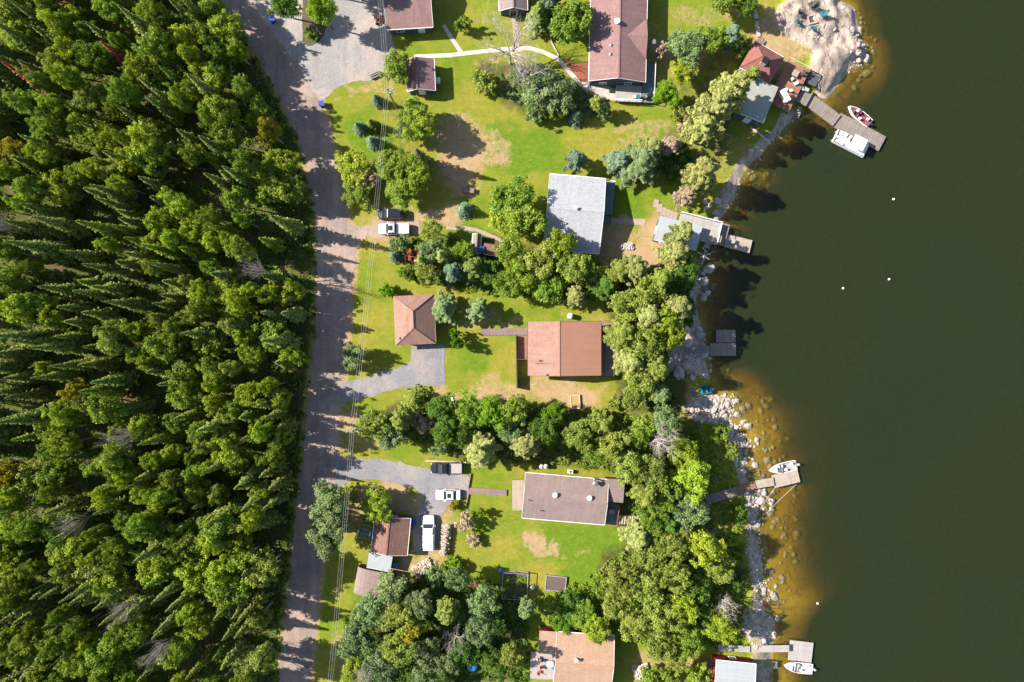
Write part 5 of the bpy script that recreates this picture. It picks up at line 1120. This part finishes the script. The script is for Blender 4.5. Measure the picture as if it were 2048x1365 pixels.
# shape, leaf, x, y, r, height, where
YARD = """broad B 655 -48 30 12 beyond the top edge above the grass island
broad E 705 -42 32 12 beyond the top edge above the gravel lot
broad E 570 11 30 8 at the top edge above the blue bin
broad A 642 18 30 12 on the small grass island in the gravel lot
bush B 622 68 15 2.5 at the tip of the grass island in the gravel lot
broad B 790 135 31 7 pressed against the small blue-grey shed
bush B 926 48 19 3.5 beside the narrow path to the top garage
broad B 1142 42 42 9 against the west wall of the long house
spruce S 1078 25 27 9 behind the grey-brown garden shed
pine U 1100 2 24 9 at the top edge between shed and long house
bush O 968 160 27 4 at the west end of the clump in the upper lawn
broad G 1082 175 42 8 in the middle of the clump in the upper lawn
broad G 1120 190 34 7 at the east side of the clump in the upper lawn
bush G 1068 226 22 4 at the south edge of the clump in the upper lawn
bush B 1108 222 22 4 low in the clump of the upper lawn
broad G 1045 160 26 7 under the bare tree in the upper lawn
fat U 1155 232 17 4 at the foot of the clump south of the long house
col O 1193 208 15 6 near the white front deck of the long house
bush G 1210 228 15 3 in front of the long house deck
dead . 1020 96 58 11 spreading over the concrete path
dead . 1050 150 42 10 with pale limbs over the upper lawn clump
fat U 752 197 14 4 just below the utility pole
fat U 716 252 15 4 leftmost of three young spruces on the roadside lawn
fat S 742 246 14 4 topmost of three young spruces on the roadside lawn
fat U 743 281 15 4 lowest of three young spruces on the roadside lawn
broad B 826 226 30 7 just south of the small blue-grey shed
broad A 842 258 32 7.5 on the west side of the dry dirt patch
broad G 812 262 22 6 between the power line and the dirt patch
spruce S 838 312 20 10 casting its pointed shadow over the dirt patch
broad A 706 334 34 5.5 nearest the road above the black vehicle
broad B 714 388 30 4 hanging over the road edge above the black vehicle
broad B 787 330 34 7.5 in the thicket above the black vehicle
broad A 826 352 36 7.5 at the east side of the thicket above the black vehicle
broad B 803 384 32 5.5 directly above the black vehicle
bush K 745 360 20 4 in the middle of the thicket above the black vehicle
fat U 928 418 18 3.6 alone on the lawn below the picnic tables
broad B 1022 402 44 9 west of the grey roofed house
broad B 1042 442 44 9 touching the west eave of the grey roofed house
broad A 1008 435 34 8 west of the grey roofed house, on its lawn side
pine U 1152 320 22 6 on the lawn north of the grey roofed house
pine U 1238 322 30 7 northeast of the grey roofed house
pine G 1282 328 44 10 with drooping boughs east of the grey roofed house lawn
pine P 1300 300 30 9 beside the big grey-green pine on the lake lawn
col K 1340 292 20 8 in the belt above the lake lawn
pine P 1402 345 36 13 leaning over the lake lawn
pine K 1372 392 20 9 on the grass above the boathouse
bush B 1320 318 24 4 low in the belt above the lake lawn
bush E 1345 345 26 4 in the shade above the boathouse lawn
bush E 1365 310 26 4 between the pines above the lake lawn
pine P 1462 178 40 15 largest one, beside the flat-roofed grey shed
pine P 1425 218 44 15 west of the flat-roofed grey shed
pine P 1402 258 32 13 at the south end of the big pine group
bush O 1365 225 26 4 between the long house and the big pines
bush K 1372 258 18 4 south-west of the big pines
broad C 1332 188 26 6 at the corner of the long house deck
broad G 1372 92 36 8 east of the long house
broad A 1368 140 27 6 between the long house and the big pines
broad B 1428 80 28 7 west of the red-brown cabin
pine U 1462 72 22 8 behind the red-brown cabin
bush O 1482 92 22 4 touching the roof of the red-brown cabin
bush K 1322 100 15 4 by the satellite dish of the long house
broad B 1452 -8 36 8 at the top edge above the lake lawn
broad E 1492 12 24 7 at the top edge beside the flat stone path
pine O 1502 150 18 7 growing against the flat-roofed grey shed
bush G 798 488 22 4 leaning over the silver-white pickup
bush R 826 512 17 3.5 in the row below the parked vehicles
fat U 788 512 15 4 at the west end of the row below the parked vehicles
broad O 862 460 22 6 east of the silver-white pickup
broad G 862 502 24 7 in the row west of the woodshed
spruce S 885 512 18 9 in the row west of the woodshed
bush B 812 548 18 3 at the lower west corner of the row below the vehicles
broad O 855 545 26 6 at the south edge of the row west of the woodshed
spruce S 842 520 18 8 in the middle of the row below the parked vehicles
pine U 905 545 26 7 southwest of the woodshed
broad B 925 505 22 6 touching the woodshed
bush A 932 490 14 3 beside the woodshed roof
pine S 945 535 28 8 south of the woodshed
broad E 975 545 28 6 south of the low rusty shelter
broad B 1020 505 32 8 east of the low rusty shelter
broad A 1045 545 36 8 in the dense belt above the salmon roofed house
broad B 1015 570 30 7 at the west end of the dense belt above the salmon roofed house
broad O 1085 520 36 9 in the dense belt below the grey roofed house
broad A 1120 490 32 10 overlapping the south edge of the grey roof
broad O 1145 535 34 9 just south of the grey roofed house
broad B 1095 575 34 7 directly north of the salmon roofed house
pine P 1152 592 24 7 standing out at the south edge of the belt above the salmon roof
bush G 1188 568 16 4 east end of the belt above the salmon roof
broad B 1186 545 22 6 at the southeast corner of the grey roofed house
pine E 1210 575 30 7 in the shady gap north-east of the salmon roof
pine O 1238 545 30 9 at the top of the shore belt
pine P 1268 540 34 10 at the top of the shore belt beside the bare earth
pine P 1352 508 30 13 below the white roofed boathouse
pine P 1364 466 28 13 leaning over the white boathouse roof
broad E 1375 545 28 10 on the shore below the boathouse
broad E 1345 565 26 6 behind the shore below the boathouse
pine P 1356 616 32 13 with bright star-shaped boughs at the water's edge
broad O 1290 585 36 11 in the upper shore belt
pine O 1318 560 30 13 in the upper shore belt near the water
broad O 1255 612 32 10 northeast of the salmon roofed house
pine P 1296 632 36 11 in the middle of the shore belt
broad A 1338 672 30 11 nearest the old grey dock
pine O 1245 668 34 11 overlapping the lake deck of the salmon roofed house
broad O 1290 690 36 12 between the salmon roofed house and the old grey dock
pine P 1262 722 32 10 at the southeast corner of the salmon roofed house
pine O 1312 735 32 12 in the shore belt west of the beached blue boat
broad O 1282 770 32 9 at the south end of the shore belt
broad A 1330 640 26 13 behind the star-shaped pine
pine G 1318 790 26 8 at the lower end of the shore belt
broad O 1268 800 24 7 beside the orange flower bush
bush C 775 583 17 3 at the top corner of the hip roofed garage
pine G 886 618 30 7 overlapping the east edge of the hip roofed garage
pine G 955 622 26 6 between the hip roofed garage and the boardwalk
bush C 908 668 12 4 upper of two joined bright bushes by the boardwalk end
bush C 917 688 15 4.5 lower of two joined bright bushes by the boardwalk end
broad G 705 714 26 5 round and alone at the road edge above the grey driveway
fat O 830 802 30 6 at the south edge of the grey driveway
broad O 752 848 34 8 west of the row above the bungalow driveway
broad G 782 872 28 7 above the bungalow driveway
pine O 800 838 28 8 in the row between the two gravel driveways
bush K 845 845 24 4 in the row between the two gravel driveways
broad E 882 815 28 7 beside the street lamp in the row between the driveways
broad E 890 862 28 7 above the black pickup
bush G 878 898 20 3 on the grass behind the black pickup
broad B 935 815 34 8 at the top of the row north of the bungalow
broad C 985 825 32 8 in the row north of the bungalow
broad E 918 865 28 7 between the black pickup and the pale pine
pine P 960 902 36 10 beside the upper lawn corner of the bungalow
broad B 1030 820 30 8 in the row below the fence end
broad G 1020 858 28 8 in the row north of the bungalow porch
pine P 1052 890 34 10 overhanging the north-west corner of the bungalow
broad E 1088 860 30 8 north of the gas tanks
broad C 1108 828 26 6 at the lawn edge below the raised bed
broad O 1160 868 34 9 north of the bungalow in full sun
pine O 1205 850 28 9 below the orange flower bush
broad O 1222 890 34 9 north-east of the bungalow
broad B 1190 905 26 8 behind the bungalow roof
bush O 1228 805 15 3 covered in orange flowers at the lawn edge
broad G 1330 842 28 10 with pale willow-like leaves above the bare limbs
broad B 1278 862 30 9 west of the bare white limbs
dead . 1318 880 36 11 with white limbs between the shore trees
broad A 1365 905 34 8 above the slanting dock
broad A 1382 955 40 9 at the shore end of the slanting dock
broad O 1262 932 34 10 at the lake end of the bungalow roof
broad O 1302 945 34 10 in the belt between the bungalow and the slanting dock
pine O 1290 988 30 10 beside the bungalow stairs
broad B 1330 985 34 9 west of the slanting dock ramp
broad G 1378 1022 36 9 just below the slanting dock ramp
broad B 1305 1035 32 9 below the bungalow stairs
pine E 1335 1050 28 8 in the belt below the bungalow stairs
pine P 1275 1075 32 9 at the east edge of the lower lawn
broad O 1300 1105 34 9 on the lawn side of the lower shore belt
broad G 660 1000 36 9 over the road beside the bungalow driveway
broad G 652 1070 36 9 over the road beside the brown workshop
broad G 668 1038 32 9 between the other two over the road by the workshop
broad A 752 1000 30 6 north-west of the brown workshop
broad A 760 1025 24 6 overlapping the brown workshop roof
bush A 700 990 22 2 at the corner of the bungalow driveway
bush K 928 1045 22 4 with bare twigs beside the firewood stack
bush Q 907 1012 11 2 small and golden below the white sedan
bush A 962 1026 10 3 on the lawn west of the bungalow porch
bush K 948 1082 16 2 on the lower lawn below the firewood stack
broad G 778 1180 36 8 overlapping the round-roofed shed
broad G 742 1222 34 8 south of the round-roofed shed near the road
broad G 715 1275 36 9 nearest the road in the lower block
broad O 800 1232 34 9 in the middle of the lower roadside block
broad G 838 1205 30 8 north-east side of the lower roadside block
broad Q 822 1258 22 9 standing out in the lower roadside block
broad O 800 1295 36 9 in the lower roadside block near the bottom
broad G 760 1330 36 9 at the bottom of the roadside block
broad G 850 1300 30 8 at the east side of the lower roadside block
broad A 708 1345 28 6 at the bottom edge beside the roadside grass
dead . 738 1338 24 10 with white limbs near the bottom edge
broad G 850 1350 30 8 at the bottom edge in the roadside block
broad G 915 1155 24 8 beside the reddish lumber
col O 895 1220 26 10 upright in the second lower block
broad G 965 1200 30 9 west of the fenced garden
broad G 962 1255 34 9 in the second lower block below the fenced garden
dead . 912 1278 24 8 grey between the two lower blocks
broad E 930 1305 30 7 low between the two lower blocks
broad G 895 1325 26 8 near the bottom between the blocks
col G 1052 1215 19 10 tall below the fenced garden
col O 1022 1305 20 11 tall at the bottom edge west of the patio
broad E 985 1320 28 7 at the bottom west of the patio
broad B 1098 1215 30 4 low below the grey soil bed
broad E 1140 1212 28 4 low in the shade south of the grey soil bed
broad C 1125 1250 24 3.5 against the tan roofed house, in the sun
broad B 1168 1232 28 4 north of the tan roofed house
broad A 1195 1262 26 6 overlapping the north edge of the tan roof
bush G 872 1150 26 3 low beside the firewood heap
bush C 905 1135 22 2.5 low on the lawn edge beside the firewood heap
broad O 1352 1085 34 10 at the top of the lower shore belt
broad A 1410 1095 40 11 nearest the water in the lower shore belt
broad O 1438 1135 32 8 beside the mauve shore rocks
broad O 1250 1160 36 10 at the east end of the lower lawn
broad O 1230 1205 30 9 north-east of the tan roofed house
broad O 1292 1180 36 10 in the lower shore belt behind the lawn
broad O 1345 1150 34 10 in the lower shore belt, middle north
broad E 1392 1175 32 8 shaded in the lower shore belt
broad O 1322 1232 36 10 in the lower shore belt, middle
broad A 1365 1215 32 10 in the lower shore belt, middle east
broad E 1405 1225 28 7 shaded behind the bare twigs
dead . 1445 1210 26 8 with white twigs leaning to the mauve rocks
broad A 1440 1255 32 10 above the pale walkway
broad O 1270 1240 32 9 east of the tan roofed house, north one
broad O 1320 1285 34 9 in the lower shore belt near the bottom
broad B 1382 1282 32 9 near the shore end of the pale walkway
broad O 1352 1315 26 7 on the small lawn by the red boathouse
bush B 1442 868 20 3 on the bank above the shore boulders, north one
bush O 1462 905 18 2.5 on the bank above the slanting dock
bush E 1480 1030 20 3 on the bank below the slanting dock
bush A 1470 1075 20 3 at the edge of the mauve shore rocks
bush E 1478 1160 22 3 behind the mauve shore rocks
bush B 1330 1352 32 3 at the bottom edge between the brush pile and the red boathouse
bush B 1395 1350 30 4 at the bottom edge beside the red boathouse
bush B 1295 1360 22 3 at the bottom edge by the brush pile"""
for ln in YARD.splitlines():
    s, lf, x, y, r, h, where = ln.split(' ', 6)
    lf = None if lf == '.' else lf; kd, cat = KIND[s]; d = DESC.get(lf, 'grey')
    plant(s, lf, float(x), float(y), float(r), float(h), f'{d} {kd} {where}', 'trees and bushes among the cottages', cat)
# forest west of the road
rf = random.Random(5); FR = []
EDGE = [(x-4, y) for x, y in ROADL]
def roadx(y):
    for (x0, y0), (x1, y1) in zip(ROADL[:-1], ROADL[1:]):
        if y0 <= y <= y1: return x0+(x1-x0)*(y-y0)/(y1-y0)
    return 600
def zone(x, y):
    c = 'at the far left' if x < 190 else ('in the middle' if x < 400 else 'on the road side')
    return f'{c} of the {"upper" if y < 450 else ("central" if y < 920 else "lower")} forest'
pts = []; tries = 0
while len(pts) < 700 and tries < 60000:
    tries += 1; x = rf.uniform(-70, 640); y = rf.uniform(-75, 1440)
    if x > roadx(y)-18: continue
    con = vn = float(vnoise(np.array([x*1.0]), np.array([y*1.0]), 120, 8)[0])
    isS = rf.random() < (.62 if x < 260 else .36)*(.5+1.0*(con > .5))
    dmin = 19 if isS else 29
    if any(math.hypot(x-a, y-b) < (dmin+c)/2*(.86) for a, b, c, _ in pts): continue
    pts.append((x, y, dmin, isS))
nS = nB = 0
for x, y, dm, isS in pts:
    zc = 9; k = (H)/(H-zc); X = 1024+(x-1024)*k; Y = 682.5+(y-682.5)*k        # base position -> where the crown shows
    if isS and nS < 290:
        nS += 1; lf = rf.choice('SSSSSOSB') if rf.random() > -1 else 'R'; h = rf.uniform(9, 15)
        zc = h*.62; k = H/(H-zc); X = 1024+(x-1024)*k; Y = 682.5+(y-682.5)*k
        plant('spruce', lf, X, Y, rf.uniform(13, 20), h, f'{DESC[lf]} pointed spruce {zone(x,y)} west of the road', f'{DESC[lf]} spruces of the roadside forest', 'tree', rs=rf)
    elif not isS and nB < 298:
        nB += 1; lf = rf.choice('AAABBBOABB') if rf.random() > .015 else 'Q'; h = rf.uniform(8.5, 13.5); r = rf.choice((rf.uniform(15, 24), rf.uniform(20, 34)))
        if y < 680 and x > roadx(y)-80: h *= .8
        zc = h*.62; k = H/(H-zc); X = 1024+(x-1024)*k; Y = 682.5+(y-682.5)*k
        plant('aspen', lf, X, Y, r, h, f'{DESC[lf]} round-crowned tree {zone(x,y)} west of the road', f'{DESC[lf]} round-crowned trees of the roadside forest', 'tree', rs=rf)
for x, y, r_, h_, k_ in ((50,150,17,13,'longest, at the far upper left'),(240,112,15,11,'shorter, in the upper forest')):
    plant('spruce', 'R', x, y, r_, h_, f'rusty dead spruce, {k_}', 'rusty dead spruces', rs=rf)
for x, y in ((150,1045),(20,450),(260,870),(255,1215),(520,540),(330,1290)):
    plant('dead', None, x, y, 21, 13, f'pale bare tree {zone(x,y)} west of the road', 'bare trees of the roadside forest', rs=rf)
print('forest', nS, nB, len(pts))
# undergrowth: leafy ground cover, one uncountable mass
def undergrowth(name, label, poly, n, leafk, rr=(.4, 1.1), hz=.9, per=26, seed=5, ls=.16, test=None):
    r = np.random.default_rng(seed); C = []; Nn = []; T = []; S = []; xs = [a for a, _ in poly]; ys = [b for _, b in poly]; X = r.uniform(min(xs), max(xs), n*3); Y = r.uniform(min(ys), max(ys), n*3)
    ok = in_poly(X, Y, poly); X = X[ok][:n]; Y = Y[ok][:n]
    wx = (X-1024)/PXM; wy = (682.5-Y)/PXM; Z, s_, _ = terrain(wx, wy); 
    for i in range(len(X)):
        if s_[i] < .8: continue
        R0 = r.uniform(*rr); q = r.normal(size=(per, 3)); q /= np.linalg.norm(q, axis=1, keepdims=True); q[:, 2] = np.abs(q[:, 2])
        C.append(np.array([wx[i], wy[i], Z[i]])+q*np.array([R0, R0, R0*hz])*r.uniform(.6, 1, per)[:, None]); Nn.append(q+r.normal(size=(per, 3))*.5+np.array([0, 0, .3])); T.append(np.clip(.45+r.normal()*.2+r.normal(size=per)*.2, 0, 1)); S.append(r.uniform(.6, 1.3, per)*ls)
    C = np.concatenate(C); Nn = np.concatenate(Nn); T = np.concatenate(T); S = np.concatenate(S); U, V = orient(Nn, S, r)
    o = bpy.data.objects.new(name, quads_mesh(name, C, U, V, T, L[leafk])); COL.objects.link(o); tag(o, label, 'undergrowth', kind='stuff')
FP = [(-60,-80)]+[(x-3, y) for x, y in ROADL if -310 < y < 1610][0:]+[(-60,1500)]
undergrowth('forest_undergrowth', 'dense dark leafy undergrowth under the forest west of the road', [(-60,-100)]+[(x-5, y) for x, y in ROADL]+[(-60,1600)], 5200, 'E', (.5, 1.3), seed=6)
undergrowth('thicket_undergrowth', 'leafy undergrowth in the tree row below the parked vehicles', [(775,480),(830,565),(990,590),(1190,600),(1200,530),(1120,530),(1000,490),(980,520),(900,475)], 620, 'B', (.3, .9), seed=7)
undergrowth('shore_undergrowth', 'leafy undergrowth beneath the shore trees east of the salmon roofed house', [(1235,530),(1300,560),(1385,540),(1390,640),(1330,700),(1330,770),(1380,830),(1260,810),(1230,640)], 620, 'E', (.3, 1.0), seed=8)
undergrowth('driveway_undergrowth', 'leafy undergrowth in the tree row between the two gravel driveways', [(720,850),(820,800),(1160,820),(1250,830),(1400,850),(1420,1050),(1260,1060),(1250,940),(1060,925),(930,925),(900,890),(740,885)], 1100, 'B', (.3, .95), seed=9)
undergrowth('lower_undergrowth', 'leafy undergrowth beneath the lower roadside trees', [(690,1240),(770,1170),(880,1140),(1000,1170),(1050,1205),(1060,1365),(690,1400)], 1000, 'E', (.3, 1.0), seed=10)
undergrowth('lower_shore_undergrowth', 'leafy undergrowth beneath the lower shore trees', [(1210,1130),(1330,1060),(1450,1080),(1480,1200),(1480,1290),(1290,1290),(1120,1240),(1060,1215),(1100,1200)], 900, 'B', (.3, 1.0), seed=12)
undergrowth('bank_undergrowth', 'low scrub on the shaded bank behind the shore boulders', [(1395,850),(1450,850),(1485,900),(1490,1060),(1500,1200),(1480,1290),(1450,1240),(1450,1090),(1410,1050)], 330, 'B', (.15, .6), .7, seed=16)
undergrowth('lawn_clump_undergrowth', 'leafy undergrowth beneath the clump in the upper lawn', [(1000,150),(1100,130),(1160,180),(1220,205),(1200,235),(1090,245),(1020,200)], 220, 'G', (.3, .8), seed=13)
undergrowth('garden_plants', 'green vegetable plants filling the fenced garden', [(1008,1146),(1053,1150),(1051,1192),(1007,1192)], 110, 'C', (.2, .4), 1.2, seed=14, ls=.12)
undergrowth('roadside_weeds', 'low weeds along the road edge of the forest', [(x-14, y) for x, y in ROADL if y >= 0 and y < 1400]+[(x-1, y) for x, y in reversed(ROADL) if y >= 0 and y < 1400], 900, 'B', (.2, .6), seed=15)
# street lamp in the middle row
t = thing('street_lamp', 'grey street lamp with a white head in the tree row below the grey driveway', 'street lamp', P(912,812,5).xy.to_3d(), R(110)); MB().tube((0,0,0),(0,0,7),.09,.06,n=8).build('pole','wood_grey',t); MB().tube((0,0,6.9),(1.2,0,7.1),.04).build('arm','galv',t); MB().box((1.45,0,7.1),(.6,.28,.14)).build('lamp_head','white',t)
# remove prototypes that were never placed
for pl in list(PR.values())+[[cd, ct, pw, pk, prd, pb]]:
    for p_ in pl:
        if not p_.used:
            for c in kids(p_.root): bpy.data.objects.remove(c)
            bpy.data.objects.remove(p_.root)
